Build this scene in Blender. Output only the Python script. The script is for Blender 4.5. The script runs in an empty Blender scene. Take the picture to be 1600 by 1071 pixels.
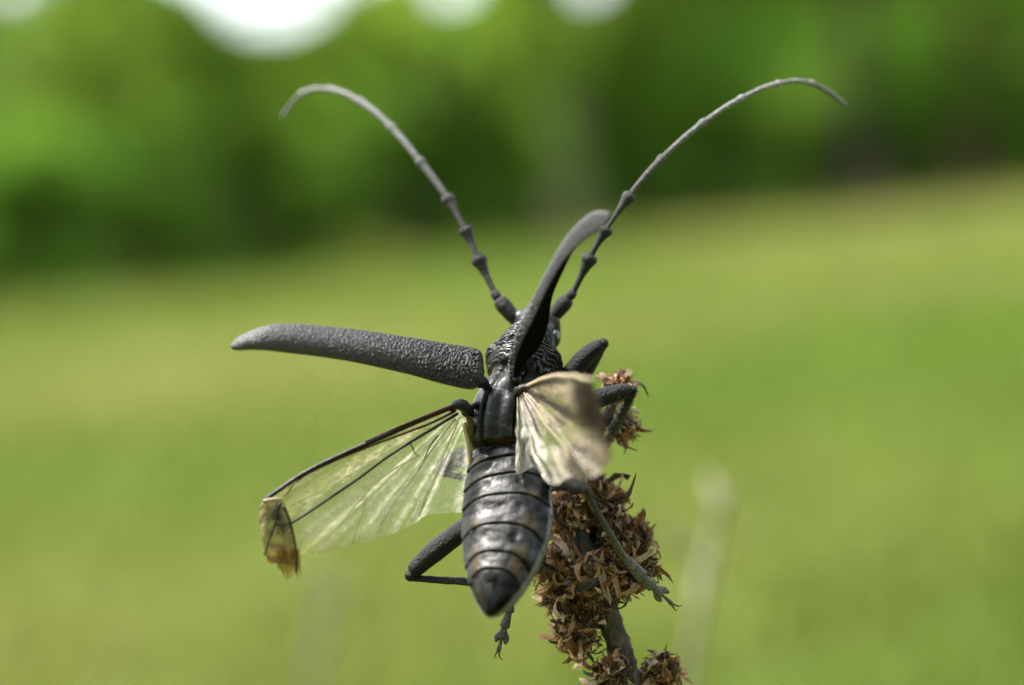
import bpy, math, random
import numpy as np
from mathutils import Vector, noise as mnoise

random.seed(7); np.random.seed(7)
sc = bpy.context.scene
col = sc.collection

# ------------------------------------------------------------------ camera
D0 = 0.260                    # metres from the lens to the beetle's wing bases
FPX = 3382.0                  # focal length in photo pixels (50 mm on a 23.65 mm sensor)
EYE = np.array([0.0, 0.0, 0.95])
PITCH = math.radians(3.5)
FW = np.array([0, math.cos(PITCH), -math.sin(PITCH)])
UPV = np.array([0, math.sin(PITCH), math.cos(PITCH)])
RT = np.array([1.0, 0, 0])
cam_d = bpy.data.cameras.new('camera'); cam = bpy.data.objects.new('camera', cam_d); col.objects.link(cam)
cam.location = EYE; cam.rotation_euler = (math.pi/2 - PITCH, 0, 0)
cam_d.sensor_width = 23.65; cam_d.lens = 23.65*FPX/1600.0
cam_d.clip_start = 0.01; cam_d.clip_end = 2000
cam_d.dof.use_dof = True
cam_d.dof.focus_distance = D0 + 0.0035
cam_d.dof.aperture_fstop = 5.0
sc.camera = cam

# ------------------------------------------------------------------ world and sun
SUN_EL = math.radians(60); SUN_AZ = math.radians(-82)      # behind the beetle, a little to the left
w = bpy.data.worlds.new('World'); sc.world = w; w.use_nodes = True
nt = w.node_tree; nt.nodes.clear()
sky = nt.nodes.new('ShaderNodeTexSky'); sky.sky_type = 'NISHITA'; sky.sun_disc = False
sky.sun_elevation = SUN_EL; sky.sun_rotation = SUN_AZ; sky.dust_density = 2.0
hs = nt.nodes.new('ShaderNodeHueSaturation'); hs.inputs['Saturation'].default_value = 0.35
bg = nt.nodes.new('ShaderNodeBackground'); bg.inputs['Strength'].default_value = 0.15
wo = nt.nodes.new('ShaderNodeOutputWorld')
nt.links.new(sky.outputs[0], hs.inputs['Color']); nt.links.new(hs.outputs[0], bg.inputs['Color']); nt.links.new(bg.outputs[0], wo.inputs[0])
sd = bpy.data.lights.new('sun', 'SUN'); sd.energy = 3.7; sd.angle = math.radians(9); sd.color = (1.0, 0.95, 0.86)
so = bpy.data.objects.new('sun', sd); col.objects.link(so)
sdir = Vector((math.sin(SUN_AZ)*math.cos(SUN_EL), math.cos(SUN_AZ)*math.cos(SUN_EL), math.sin(SUN_EL)))
so.rotation_euler = sdir.to_track_quat('Z', 'Y').to_euler(); so.location = (0, 0, 20)
sc.view_settings.view_transform = 'Standard'; sc.view_settings.look = 'None'
sc.view_settings.gamma = 1.0; sc.view_settings.use_curve_mapping = False
sc.view_settings.exposure = 2.08
sc.cycles.use_denoising = True
sc.cycles.max_bounces = 10; sc.cycles.transparent_max_bounces = 24

# ------------------------------------------------------------------ helpers
def P(px, py, wmm):
    """photo pixel + depth in mm behind the wing bases -> world point"""
    dist = D0 + wmm*0.001
    return EYE + FW*dist + (RT*(px-800.0) + UPV*(535.5-py))/FPX*dist
def PP(lst): return np.array([P(*p) for p in lst])
MM = 0.001
def unit(v):
    v = np.asarray(v, float); n = np.linalg.norm(v, axis=-1, keepdims=True); return v/np.maximum(n, 1e-12)
def spline(pts, n, ts=None):
    """Catmull-Rom through rows of pts, n samples, roughly uniform by control index arc length of first 2 columns"""
    pts = np.asarray(pts, float); k = len(pts)
    if k == 2: 
        t = np.linspace(0, 1, n)[:, None]; return pts[0]*(1-t)+pts[1]*t
    ext = np.vstack([2*pts[0]-pts[1], pts, 2*pts[-1]-pts[-2]])
    dense = []
    for i in range(k-1):
        p0, p1, p2, p3 = ext[i:i+4]
        t = np.linspace(0, 1, 24, endpoint=False)[:, None]
        dense.append(0.5*((2*p1)+(-p0+p2)*t+(2*p0-5*p1+4*p2-p3)*t**2+(-p0+3*p1-3*p2+p3)*t**3))
    dense.append(pts[-1:]); dense = np.vstack(dense)
    nd = min(3, dense.shape[1])
    s = np.r_[0, np.cumsum(np.linalg.norm(np.diff(dense[:, :nd], axis=0), axis=1))]
    q = np.linspace(0, s[-1], n)
    return np.stack([np.interp(q, s, dense[:, c]) for c in range(dense.shape[1])], 1)

def empty(name, loc, parent=None):
    o = bpy.data.objects.new(name, None); col.objects.link(o); o.empty_display_size = 0.01
    o['wl'] = list(map(float, loc))
    if parent: o.parent = parent; o.location = np.asarray(loc) - np.array(parent['wl'])
    else: o.location = loc
    return o
def mk(name, verts, faces, mat, parent=None, smooth=True, colors=None, origin=None, uv=None):
    verts = np.asarray(verts, float)
    c = verts.mean(0) if origin is None else np.asarray(origin, float)
    me = bpy.data.meshes.new(name)
    me.from_pydata((verts-c).tolist(), [], [tuple(map(int, f)) for f in faces])
    if smooth: me.polygons.foreach_set('use_smooth', [True]*len(me.polygons))
    if colors is not None:
        a = me.color_attributes.new('col', 'FLOAT_COLOR', 'POINT')
        cc = np.ones((len(verts), 4)); cc[:, :colors.shape[1]] = colors
        a.data.foreach_set('color', cc.ravel())
    me.update()
    for m in (mat if isinstance(mat, (list, tuple)) else [mat]): me.materials.append(m)
    o = bpy.data.objects.new(name, me); col.objects.link(o)
    o['wl'] = list(map(float, c))
    if parent is not None:
        o.parent = parent; o.location = c - np.array(parent['wl'])
    else: o.location = c
    return o
def tag(o, label=None, cat=None, group=None, kind=None):
    if label: o['label'] = label
    if cat: o['category'] = cat
    if group: o['group'] = group
    if kind: o['kind'] = kind
    return o
def grid_faces(nu, nv, off=0, wrap=False):
    f = []
    mv = nv if wrap else nv-1
    for i in range(nu-1):
        for j in range(mv):
            a = off+i*nv+j; b = off+i*nv+(j+1) % nv
            f.append((a, b, b+nv, a+nv))
    return f
def tube(path, rad, n=10, flat=1.0, up=(0, -1, 0.2), caps=True):
    """loft of circular (or flattened) sections along path; returns verts, faces"""
    path = np.asarray(path, float); m = len(path)
    rad = np.broadcast_to(np.asarray(rad, float), (m,))
    T = unit(np.gradient(path, axis=0)); up = np.asarray(up, float)
    V = []
    th = np.linspace(0, 2*math.pi, n, endpoint=False)
    for i in range(m):
        a = unit(np.cross(T[i], up)); b = np.cross(a, T[i])
        V.append(path[i] + rad[i]*(np.cos(th)[:, None]*a + flat*np.sin(th)[:, None]*b))
    V = np.vstack(V); F = grid_faces(m, n, 0, True)
    if caps:
        F.append(tuple(range(n))[::-1]); F.append(tuple((m-1)*n+j for j in range(n)))
    return V, F
def join(parts):
    V = []; F = []; o = 0
    for v, f in parts:
        V.append(v); F += [tuple(i+o for i in q) for q in f]; o += len(v)
    return np.vstack(V), F
def shell(G, thick):
    """closed thin shell from a grid of points (nu,nv,3)"""
    nu, nv, _ = G.shape
    du = np.gradient(G, axis=0); dv = np.gradient(G, axis=1)
    N = unit(np.cross(du, dv))
    A = G.reshape(-1, 3); B = (G - N*thick).reshape(-1, 3); o = nu*nv
    F = grid_faces(nu, nv) + [q[::-1] for q in grid_faces(nu, nv, o)]
    for i in range(nu-1):
        F.append((i*nv, (i+1)*nv, o+(i+1)*nv, o+i*nv))
        a = i*nv+nv-1; F.append((a+nv, a, o+a, o+a+nv))
    for j in range(nv-1):
        F.append((j+1, j, o+j, o+j+1))
        a = (nu-1)*nv+j; F.append((a, a+1, o+a+1, o+a))
    return np.vstack([A, B]), F

# ------------------------------------------------------------------ materials
def new_mat(name):
    m = bpy.data.materials.new(name); m.use_nodes = True; t = m.node_tree
    return m, t, t.nodes['Principled BSDF'], t.nodes['Material Output']
def N(t, kind, **kw):
    n = t.nodes.new(kind)
    for k, v in kw.items(): setattr(n, k, v)
    return n
def obj_noise(t, scale, detail=4, rough=0.6, vec=None):
    n = N(t, 'ShaderNodeTexNoise'); n.inputs['Scale'].default_value = scale
    n.inputs['Detail'].default_value = detail; n.inputs['Roughness'].default_value = rough
    if vec is None:
        tc = N(t, 'ShaderNodeTexCoord'); vec = tc.outputs['Object']
    t.links.new(vec, n.inputs['Vector']); return n
def bump(t, h, dist, strength=1.0, prev=None):
    b = N(t, 'ShaderNodeBump'); b.inputs['Distance'].default_value = dist; b.inputs['Strength'].default_value = strength
    t.links.new(h, b.inputs['Height'])
    if prev is not None: t.links.new(prev, b.inputs['Normal'])
    return b.outputs[0]
def ramp(t, fac, stops):
    r = N(t, 'ShaderNodeValToRGB'); e = r.color_ramp.elements
    while len(e) < len(stops): e.new(0.5)
    for el, (p, c) in zip(e, stops): el.position = p; el.color = (*c, 1) if len(c) == 3 else c
    t.links.new(fac, r.inputs[0]); return r.outputs[0]
def mixc(t, fac, a, b, mode='MIX'):
    m = N(t, 'ShaderNodeMix', data_type='RGBA', blend_type=mode)
    for s, v in ((m.inputs[0], fac), (m.inputs[6], a), (m.inputs[7], b)):
        if hasattr(v, 'links'): t.links.new(v, s)
        elif isinstance(v, (int, float)): s.default_value = v
        else: s.default_value = (*v, 1)
    return m.outputs[2]

def mat_body():
    m, t, p, o = new_mat('black_chitin')
    a = N(t, 'ShaderNodeAttribute', attribute_name='col')
    n1 = obj_noise(t, 620, 5, 0.65); n2 = obj_noise(t, 2600, 3, 0.6)
    c = mixc(t, 0.55, a.outputs['Color'], ramp(t, n1.outputs[0], [(0.3, (0.35, 0.35, 0.35)), (0.7, (1.5, 1.5, 1.5))]), 'MULTIPLY')
    t.links.new(c, p.inputs['Base Color'])
    t.links.new(ramp(t, n1.outputs[0], [(0.3, (0.30,)*3), (0.75, (0.55,)*3)]), p.inputs['Roughness'])
    gs = N(t, 'ShaderNodeMath', operation='MULTIPLY'); t.links.new(a.outputs['Alpha'], gs.inputs[0]); gs.inputs[1].default_value = 0.34; t.links.new(gs.outputs[0], p.inputs['Specular IOR Level'])
    gc = N(t, 'ShaderNodeMath', operation='MULTIPLY'); t.links.new(a.outputs['Alpha'], gc.inputs[0]); gc.inputs[1].default_value = 0.10; t.links.new(gc.outputs[0], p.inputs['Coat Weight'])
    b = bump(t, n2.outputs[0], 0.00010, 0.35); b = bump(t, n1.outputs[0], 0.0006, 0.35, b)
    t.links.new(b, p.inputs['Normal'])
    p.inputs['Coat Roughness'].default_value = 0.15
    return m
def mat_elytron():
    m, t, p, o = new_mat('rugose_elytron')
    a = N(t, 'ShaderNodeAttribute', attribute_name='col')       # r = coarseness, also painted ridge tone, g = inner face
    sep = N(t, 'ShaderNodeSeparateColor'); t.links.new(a.outputs['Color'], sep.inputs[0])
    tc = N(t, 'ShaderNodeTexCoord')
    n0 = obj_noise(t, 1500, 2, 0.5)
    vmix = N(t, 'ShaderNodeVectorMath', operation='MULTIPLY_ADD')
    t.links.new(n0.outputs['Color'], vmix.inputs[0]); vmix.inputs[1].default_value = (0.0007,)*3; t.links.new(tc.outputs['Object'], vmix.inputs[2])
    mp = N(t, 'ShaderNodeMapping'); mp.inputs['Scale'].default_value = (1.0, 1.0, 1.6); mp.inputs['Rotation'].default_value = (0.3, 0.6, 0.4)
    t.links.new(vmix.outputs[0], mp.inputs[0])
    v1n = N(t, 'ShaderNodeTexNoise'); v1n.inputs['Scale'].default_value = 1700; v1n.inputs['Detail'].default_value = 2; v1n.inputs['Distortion'].default_value = 0.8; t.links.new(mp.outputs[0], v1n.inputs['Vector'])
    v1a = N(t, 'ShaderNodeMath', operation='SUBTRACT'); t.links.new(v1n.outputs[0], v1a.inputs[0]); v1a.inputs[1].default_value = 0.5
    v1b = N(t, 'ShaderNodeMath', operation='ABSOLUTE'); t.links.new(v1a.outputs[0], v1b.inputs[0])
    v1 = N(t, 'ShaderNodeMath', operation='MULTIPLY', use_clamp=True); t.links.new(v1b.outputs[0], v1.inputs[0]); v1.inputs[1].default_value = 6.0
    v2 = N(t, 'ShaderNodeTexNoise'); v2.inputs['Scale'].default_value = 3800; v2.inputs['Detail'].default_value = 3; t.links.new(mp.outputs[0], v2.inputs['Vector'])
    inv = N(t, 'ShaderNodeMath', operation='SUBTRACT'); inv.inputs[0].default_value = 1.0; t.links.new(sep.outputs[1], inv.inputs[1])
    cm = N(t, 'ShaderNodeMath', operation='MULTIPLY'); t.links.new(sep.outputs[0], cm.inputs[0]); t.links.new(inv.outputs[0], cm.inputs[1])
    mul = N(t, 'ShaderNodeMath', operation='MULTIPLY'); t.links.new(v1.outputs[0], mul.inputs[0]); t.links.new(cm.outputs[0], mul.inputs[1])
    b = bump(t, v2.outputs[0], 0.00022, 0.6); 
    b = bump(t, mul.outputs[0], 0.00010, 0.6, b)
    t.links.new(b, p.inputs['Normal'])
    n3 = obj_noise(t, 700, 4, 0.6)
    outer = mixc(t, sep.outputs[0], (0.026, 0.026, 0.027), (0.0028, 0.0028, 0.003))
    pit = mixc(t, cm.outputs[0], (1, 1, 1), ramp(t, v1.outputs[0], [(0.0, (0.75,)*3), (0.5, (1.2,)*3)]))  # crease shade painted into the wrinkle valleys
    outer = mixc(t, 1.0, outer, pit, 'MULTIPLY')
    cc = mixc(t, sep.outputs[1], outer, (0.002, 0.0015, 0.0012))
    cc = mixc(t, sep.outputs[2], cc, (0.16, 0.075, 0.02))
    cc = mixc(t, 0.6, cc, ramp(t, n3.outputs[0], [(0.3, (0.6,)*3), (0.7, (1.35,)*3)]), 'MULTIPLY')
    t.links.new(cc, p.inputs['Base Color'])
    p.inputs['Roughness'].default_value = 0.48
    sp = N(t, 'ShaderNodeMath', operation='MULTIPLY_ADD'); t.links.new(inv.outputs[0], sp.inputs[0]); sp.inputs[1].default_value = 0.36; sp.inputs[2].default_value = 0.03
    t.links.new(sp.outputs[0], p.inputs['Specular IOR Level'])
    sh = N(t, 'ShaderNodeMath', operation='MULTIPLY_ADD'); t.links.new(sep.outputs[1], sh.inputs[0]); sh.inputs[1].default_value = -0.016; sh.inputs[2].default_value = 0.016
    t.links.new(sh.outputs[0], p.inputs['Sheen Weight']); p.inputs['Sheen Roughness'].default_value = 0.45
    p.inputs['Sheen Tint'].default_value = (1, 0.98, 0.93, 1)
    return m
def mat_limb(name, c0, c1, sheen, rough=0.55):
    m, t, p, o = new_mat(name)
    a = N(t, 'ShaderNodeAttribute', attribute_name='col')
    n1 = obj_noise(t, 1500, 5, 0.75); n2 = obj_noise(t, 3300, 3, 0.7)
    n3 = obj_noise(t, 4200, 2, 0.6)
    c = mixc(t, 0.8, a.outputs['Color'], ramp(t, n1.outputs[0], [(0.3, c0), (0.7, c1)]), 'MULTIPLY')
    c = mixc(t, 0.9, c, ramp(t, n3.outputs[0], [(0.42, (0.6,)*3), (0.62, (1.9,)*3)]), 'MULTIPLY')
    t.links.new(c, p.inputs['Base Color']); p.inputs['Roughness'].default_value = rough; p.inputs['Specular IOR Level'].default_value = 0.17
    p.inputs['Sheen Weight'].default_value = sheen; p.inputs['Sheen Roughness'].default_value = 0.18
    p.inputs['Sheen Tint'].default_value = (1, 0.98, 0.93, 1)
    t.links.new(bump(t, n2.outputs[0], 0.00035, 0.8), p.inputs['Normal'])
    return m
def mat_membrane(name, opacity, tint, gloss=0.22):
    m, t, p, o = new_mat(name)
    a = N(t, 'ShaderNodeAttribute', attribute_name='col')       # rgb = tint, alpha = opacity
    n1 = obj_noise(t, 1100, 4, 0.6); n2 = obj_noise(t, 420, 3, 0.6)
    colr = mixc(t, 0.45, a.outputs['Color'], ramp(t, n1.outputs[0], [(0.3, (0.7,)*3), (0.7, (1.25,)*3)]), 'MULTIPLY')
    dif = N(t, 'ShaderNodeBsdfDiffuse'); tr = N(t, 'ShaderNodeBsdfTranslucent'); gl = N(t, 'ShaderNodeBsdfGlossy'); tp = N(t, 'ShaderNodeBsdfTransparent')
    gl.inputs['Roughness'].default_value = 0.4
    b = bump(t, n2.outputs[0], 0.0012, 0.8); b = bump(t, n1.outputs[0], 0.0004, 0.6, b)
    for s in (dif, tr, gl): t.links.new(b, s.inputs['Normal'])
    t.links.new(colr, dif.inputs[0]); t.links.new(colr, tr.inputs[0])
    tp.inputs[0].default_value = tint
    m1 = N(t, 'ShaderNodeMixShader'); m1.inputs[0].default_value = 0.55
    t.links.new(dif.outputs[0], m1.inputs[1]); t.links.new(tr.outputs[0], m1.inputs[2])
    m2 = N(t, 'ShaderNodeMixShader')
    op = N(t, 'ShaderNodeMath', operation='MULTIPLY', use_clamp=True); t.links.new(a.outputs['Alpha'], op.inputs[0])
    t.links.new(ramp(t, n1.outputs[0], [(0.25, (0.7*opacity,)*3), (0.75, (1.3*opacity,)*3)]), op.inputs[1])
    t.links.new(op.outputs[0], m2.inputs[0]); t.links.new(tp.outputs[0], m2.inputs[1]); t.links.new(m1.outputs[0], m2.inputs[2])
    fr = N(t, 'ShaderNodeLayerWeight'); fr.inputs[0].default_value = 0.25; t.links.new(b, fr.inputs['Normal'])
    fm = N(t, 'ShaderNodeMath', operation='MULTIPLY'); fm.inputs[1].default_value = gloss; t.links.new(fr.outputs['Fresnel'], fm.inputs[0])
    m3 = N(t, 'ShaderNodeMixShader'); t.links.new(fm.outputs[0], m3.inputs[0])
    t.links.new(m2.outputs[0], m3.inputs[1]); t.links.new(gl.outputs[0], m3.inputs[2]); t.links.new(m3.outputs[0], o.inputs[0])
    return m
def mat_simple(name, c, rough=0.5, nscale=2500, var=0.5, bumpd=0.0001, spec=0.5, attr=False):
    m, t, p, o = new_mat(name)
    n1 = obj_noise(t, nscale, 4, 0.65)
    base = c
    if attr:
        a = N(t, 'ShaderNodeAttribute', attribute_name='col'); base = a.outputs['Color']
    cc = mixc(t, var, base, ramp(t, n1.outputs[0], [(0.3, (0.4,)*3), (0.7, (1.5,)*3)]), 'MULTIPLY')
    t.links.new(cc, p.inputs['Base Color']); p.inputs['Roughness'].default_value = rough
    p.inputs['Specular IOR Level'].default_value = spec
    t.links.new(bump(t, n1.outputs[0], bumpd, 0.7), p.inputs['Normal'])
    return m
def mat_dry(name, c0, c1):
    m, t, p, o = new_mat(name)
    tc = N(t, 'ShaderNodeTexCoord'); mp = N(t, 'ShaderNodeMapping'); mp.inputs['Scale'].default_value = (1, 0.18, 1)
    t.links.new(tc.outputs['Object'], mp.inputs[0])
    n1 = obj_noise(t, 4200, 4, 0.7, mp.outputs[0])
    oi = N(t, 'ShaderNodeObjectInfo')
    c = mixc(t, oi.outputs['Random'], c0, c1)
    c = mixc(t, 0.7, c, ramp(t, n1.outputs[0], [(0.3, (0.45,)*3), (0.7, (1.5,)*3)]), 'MULTIPLY')
    tr = N(t, 'ShaderNodeBsdfTranslucent'); t.links.new(c, tr.inputs[0]); t.links.new(c, p.inputs['Base Color'])
    p.inputs['Roughness'].default_value = 0.6
    t.links.new(bump(t, n1.outputs[0], 0.0002, 0.8), p.inputs['Normal'])
    mx = N(t, 'ShaderNodeMixShader'); mx.inputs[0].default_value = 0.3
    t.links.new(p.outputs[0], mx.inputs[1]); t.links.new(tr.outputs[0], mx.inputs[2]); t.links.new(mx.outputs[0], o.inputs[0])
    return m
def mat_leaf(name, trans=0.55):
    m, t, p, o = new_mat(name)
    a = N(t, 'ShaderNodeAttribute', attribute_name='col')
    t.links.new(a.outputs['Color'], p.inputs['Base Color']); p.inputs['Roughness'].default_value = 0.6; p.inputs['Specular IOR Level'].default_value = 0.12
    tr = N(t, 'ShaderNodeBsdfTranslucent')
    c2 = mixc(t, 1.0, a.outputs['Color'], (1.15, 1.12, 0.8), 'MULTIPLY'); t.links.new(c2, tr.inputs[0])
    mx = N(t, 'ShaderNodeMixShader'); mx.inputs[0].default_value = trans
    t.links.new(p.outputs[0], mx.inputs[1]); t.links.new(tr.outputs[0], mx.inputs[2]); t.links.new(mx.outputs[0], o.inputs[0])
    return m
def mat_ground():
    m, t, p, o = new_mat('meadow_soil_and_sward')
    tc = N(t, 'ShaderNodeTexCoord')
    n1 = obj_noise(t, 0.35, 5, 0.6); n2 = obj_noise(t, 3.5, 5, 0.65)
    c = ramp(t, n1.outputs[0], [(0.35, (0.055, 0.090, 0.011)), (0.55, (0.085, 0.102, 0.020)), (0.72, (0.115, 0.110, 0.034))])
    c = mixc(t, 0.6, c, ramp(t, n2.outputs[0], [(0.3, (0.55,)*3), (0.7, (1.4,)*3)]), 'MULTIPLY')
    t.links.new(c, p.inputs['Base Color']); p.inputs['Roughness'].default_value = 0.9; p.inputs['Specular IOR Level'].default_value = 0.1
    t.links.new(bump(t, n2.outputs[0], 0.05, 0.6), p.inputs['Normal'])
    return m
def mat_bark(name, c, scale=9, bd=0.4, lo=0.4, hi=1.5):
    m, t, p, o = new_mat(name)
    tc = N(t, 'ShaderNodeTexCoord'); mp = N(t, 'ShaderNodeMapping'); mp.inputs['Scale'].default_value = (1, 1, 0.2)
    t.links.new(tc.outputs['Object'], mp.inputs[0])
    n1 = obj_noise(t, scale, 6, 0.7, mp.outputs[0])
    cc = mixc(t, 0.75, c, ramp(t, n1.outputs[0], [(0.35, (lo,)*3), (0.65, (hi,)*3)]), 'MULTIPLY')
    t.links.new(cc, p.inputs['Base Color']); p.inputs['Roughness'].default_value = 0.9
    t.links.new(bump(t, n1.outputs[0], bd/scale, 0.8), p.inputs['Normal'])
    return m

M_body = mat_body(); M_ely = mat_elytron()
M_leg = mat_limb('velvety_leg', (0.6,)*3, (1.3,)*3, 0.014, 0.42)
M_ant = mat_limb('grey_antenna', (0.7,)*3, (1.2,)*3, 0.012, 0.42)
M_mem = mat_membrane('clear_wing_membrane', 0.36, (0.97, 0.98, 0.93, 1))
M_mem2 = mat_membrane('crumpled_wing_membrane', 0.97, (0.95, 0.92, 0.86, 1), 0.05)
M_vein_dark = mat_simple('dark_vein', (0.008, 0.005, 0.004), 0.4, spec=0.2)
M_vein_red = mat_simple('red_brown_vein', (0.065, 0.017, 0.006), 0.4, spec=0.25)
M_vein_pale = mat_simple('pale_vein', (0.26, 0.21, 0.12), 0.35)
M_hinge = mat_simple('wing_hinge_sclerite', (0.06, 0.035, 0.02), 0.32, 1500, 0.9, 0.0003, 0.22, attr=True)
M_eye = mat_simple('black_eye', (0.006, 0.006, 0.006), 0.12, 6000, 0.3, 0.00005, 0.7)
M_stem = mat_bark('dark_dry_stem', (0.034, 0.026, 0.020), 1500, 1.1, 0.15, 3.2)
M_dry = [mat_dry('tan_bract', (0.44, 0.28, 0.16), (0.26, 0.145, 0.07)),
         mat_dry('red_brown_bract', (0.23, 0.098, 0.032), (0.14, 0.06, 0.022)),
         mat_dry('dark_brown_bract', (0.065, 0.038, 0.022), (0.03, 0.018, 0.011)),
         mat_dry('pale_bract', (0.46, 0.36, 0.25), (0.34, 0.25, 0.15))]
M_leaf = mat_leaf('green_leaf'); M_grass = mat_leaf('grass_blade', 0.35)
M_ground = mat_ground()
M_bark = [mat_bark('grey_bark', (0.16, 0.13, 0.09)), mat_bark('brown_bark', (0.15, 0.085, 0.05)), mat_bark('dark_bark', (0.06, 0.045, 0.03))]
M_straw = mat_simple('dead_straw', (0.15, 0.145, 0.085), 0.7, 300, 0.4, 0.0003)

# ------------------------------------------------------------------ the setting: sloping meadow
def hgt(x, y):
    return 0.095*40*np.tanh(x/40.0) + 0.008*90*np.tanh(y/90.0) - 0.004 + 0.02*np.sin(x*0.7+1)*np.sin(y*0.5)*np.minimum(1, np.hypot(x, y)/6)
ax = np.sign(np.linspace(-1, 1, 121))*np.abs(np.linspace(-1, 1, 121))**2.2*600
GX, GY = np.meshgrid(ax, ax, indexing='ij')
gv = np.stack([GX, GY, hgt(GX, GY)], -1).reshape(-1, 3)
tag(mk('meadow_ground', gv, grid_faces(121, 121), M_ground, origin=(0, 0, 0)), kind='structure')

def pix_x(px, dist): return (px-800.0)/FPX*dist

# grass sward: uncountable blades, one object
def build_grass():
    n = 270000
    u = np.random.rand(n); y = 0.5*np.exp(u*math.log(52/0.5))
    x = (np.random.rand(n)*2-1)*np.where(np.arange(n) < 140000, 0.34*y+0.9, 1.1*y+1.5)
    keep = np.hypot(x, y-0.26) > 0.05
    x, y = x[keep], y[keep]; n = len(x)
    z = hgt(x, y) - 0.01
    sizef = 0.35+0.028*y
    pat = np.array([mnoise.noise(Vector((a*0.33, b*0.33, 1.7))) for a, b in zip(x, y)])
    pat2 = np.array([mnoise.noise(Vector((a*0.12, b*0.10, 9.1))) for a, b in zip(x, y)])
    L = (0.10+0.12*np.random.rand(n))*(1+0.5*pat); wd = (0.006+0.006*np.random.rand(n))*(1+y*0.11)
    ang = np.random.rand(n)*2*math.pi; lean = 0.15+0.5*np.random.rand(n); la = np.random.rand(n)*2*math.pi
    base = np.stack([x, y, z], 1); side = np.stack([np.cos(ang), np.sin(ang), 0*ang], 1)*wd[:, None]
    mid = base+np.stack([np.cos(la)*lean*L*0.3, np.sin(la)*lean*L*0.3, 0.6*L], 1)
    tip = base+np.stack([np.cos(la)*lean*L, np.sin(la)*lean*L, L*(1-0.25*lean)], 1)
    V = np.stack([base-side, base+side, mid+side*0.8, mid-side*0.8, tip], 1).reshape(-1, 3)
    k = np.arange(n)*5
    F = [(a, a+1, a+2, a+3) for a in k] + [(a+3, a+2, a+4) for a in k]
    dry = np.clip(0.31+0.5*pat+0.6*pat2+0.25*(np.random.rand(n)-0.5)+0.014*x, 0, 1)[:, None]
    g = np.array([0.092, 0.152, 0.018]); s = np.array([0.245, 0.232, 0.078])
    c = (g*(1-dry)+s*dry)*(0.75+0.5*np.random.rand(n))[:, None]
    C = np.repeat(c, 5, 0)
    o = mk('meadow_grass', V, F, M_grass, smooth=False, colors=C, origin=(0, 0, 0))
    tag(o, 'mown green and straw coloured grass covering the sloping meadow', 'grass', kind='stuff')
build_grass()

# ------------------------------------------------------------------ wood edge behind the meadow
GAPS = [(pix_x(425, 34), 34, 4.80, 1.12, 1.0), (pix_x(330, 34), 34, 5.0, 0.9, 0.55), (pix_x(565, 34), 34, 4.95, 0.45, 0.42), (pix_x(700, 35), 35, 4.85, 0.55, 0.52), (pix_x(905, 36), 36, 4.85, 0.45, 0.42),
        (pix_x(30, 32), 32, 4.3, 0.3, 0.25), (pix_x(120, 32), 32, 4.7, 0.3, 0.25), (pix_x(1100, 38), 38, 5.1, 0.14, 0.14)]
def leaf_cloud(centres, radii, count, size, cbase, seed, carve=True):
    """many small leaf faces through a set of overlapping clumps"""
    r = np.random.RandomState(seed)
    centres = np.asarray(centres, float); radii = np.asarray(radii, float)
    wgt = (radii**2).prod(1)**0.33; wgt /= wgt.sum()
    ci = r.choice(len(centres), count, p=wgt)
    d = unit(r.randn(count, 3)); rr = r.rand(count)**0.55
    pos = centres[ci] + d*rr[:, None]*radii[ci]
    if carve:
        keep = np.ones(count, bool)
        for gx, gd, gz, gr, gh in GAPS:
            t = pos[:, 1]/gd
            keep &= ~((((pos[:, 0]/t-gx)/gr)**2 + (((pos[:, 2]-0.95)/t+0.95-gz)/gh)**2) < 1)
        pos, ci, d = pos[keep], ci[keep], d[keep]; 
    n = len(pos)
    nrm = unit(d*0.5+r.randn(n, 3)*0.8+np.array([0, 0, 0.5])); a = unit(np.cross(nrm, r.randn(n, 3))); b = np.cross(nrm, a)
    s = size*(0.6+0.8*r.rand(n))[:, None]
    V = np.stack([pos-a*s, pos+b*s*0.45-a*s*0.1+nrm*s*0.12, pos+a*s, pos-b*s*0.45-a*s*0.1+nrm*s*0.12], 1).reshape(-1, 3)
    k = np.arange(n)*4
    F = [(i, i+1, i+2) for i in k]+[(i, i+2, i+3) for i in k]
    tone = (0.7+0.6*r.rand(len(centres)))[ci]*(0.8+0.4*r.rand(n))
    C = np.asarray(cbase)[None]*tone[:, None]
    return V, F, np.repeat(C, 4, 0)
def limb_tubes(x, y, z0, H, r0, seed, lean=0.0, nl=6, first=0.45):
    r = np.random.RandomState(seed); parts = []; ends = []
    path = spline([(x, y, z0-0.2), (x+lean*0.3*H, y, z0+H*0.35), (x+lean*0.6*H+r.randn()*0.1, y+r.randn()*0.1, z0+H*0.7), (x+lean*H, y, z0+H*0.95)], 16)
    parts.append(tube(path, np.linspace(r0, r0*0.2, 16)*np.r_[1.35, 1.12, np.ones(14)], 10, up=(1, 0.2, 0)))
    for i in range(nl):
        f = first+(0.92-first)*i/max(1, nl-1); st = path[int(f*15)]
        a = r.rand()*6.28; L = H*(0.35-0.2*f)*(0.8+0.5*r.rand())
        e = st+np.array([math.cos(a)*L, math.sin(a)*L, L*0.45])
        lp = spline([st, (st+e)/2+np.array([0, 0, 0.12*L]), e], 7)
        parts.append(tube(lp, np.linspace(r0*0.38, r0*0.09, 7), 6, up=(0.2, 0.1, 1))); ends.append(e)
    return join(parts), path, ends
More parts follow.
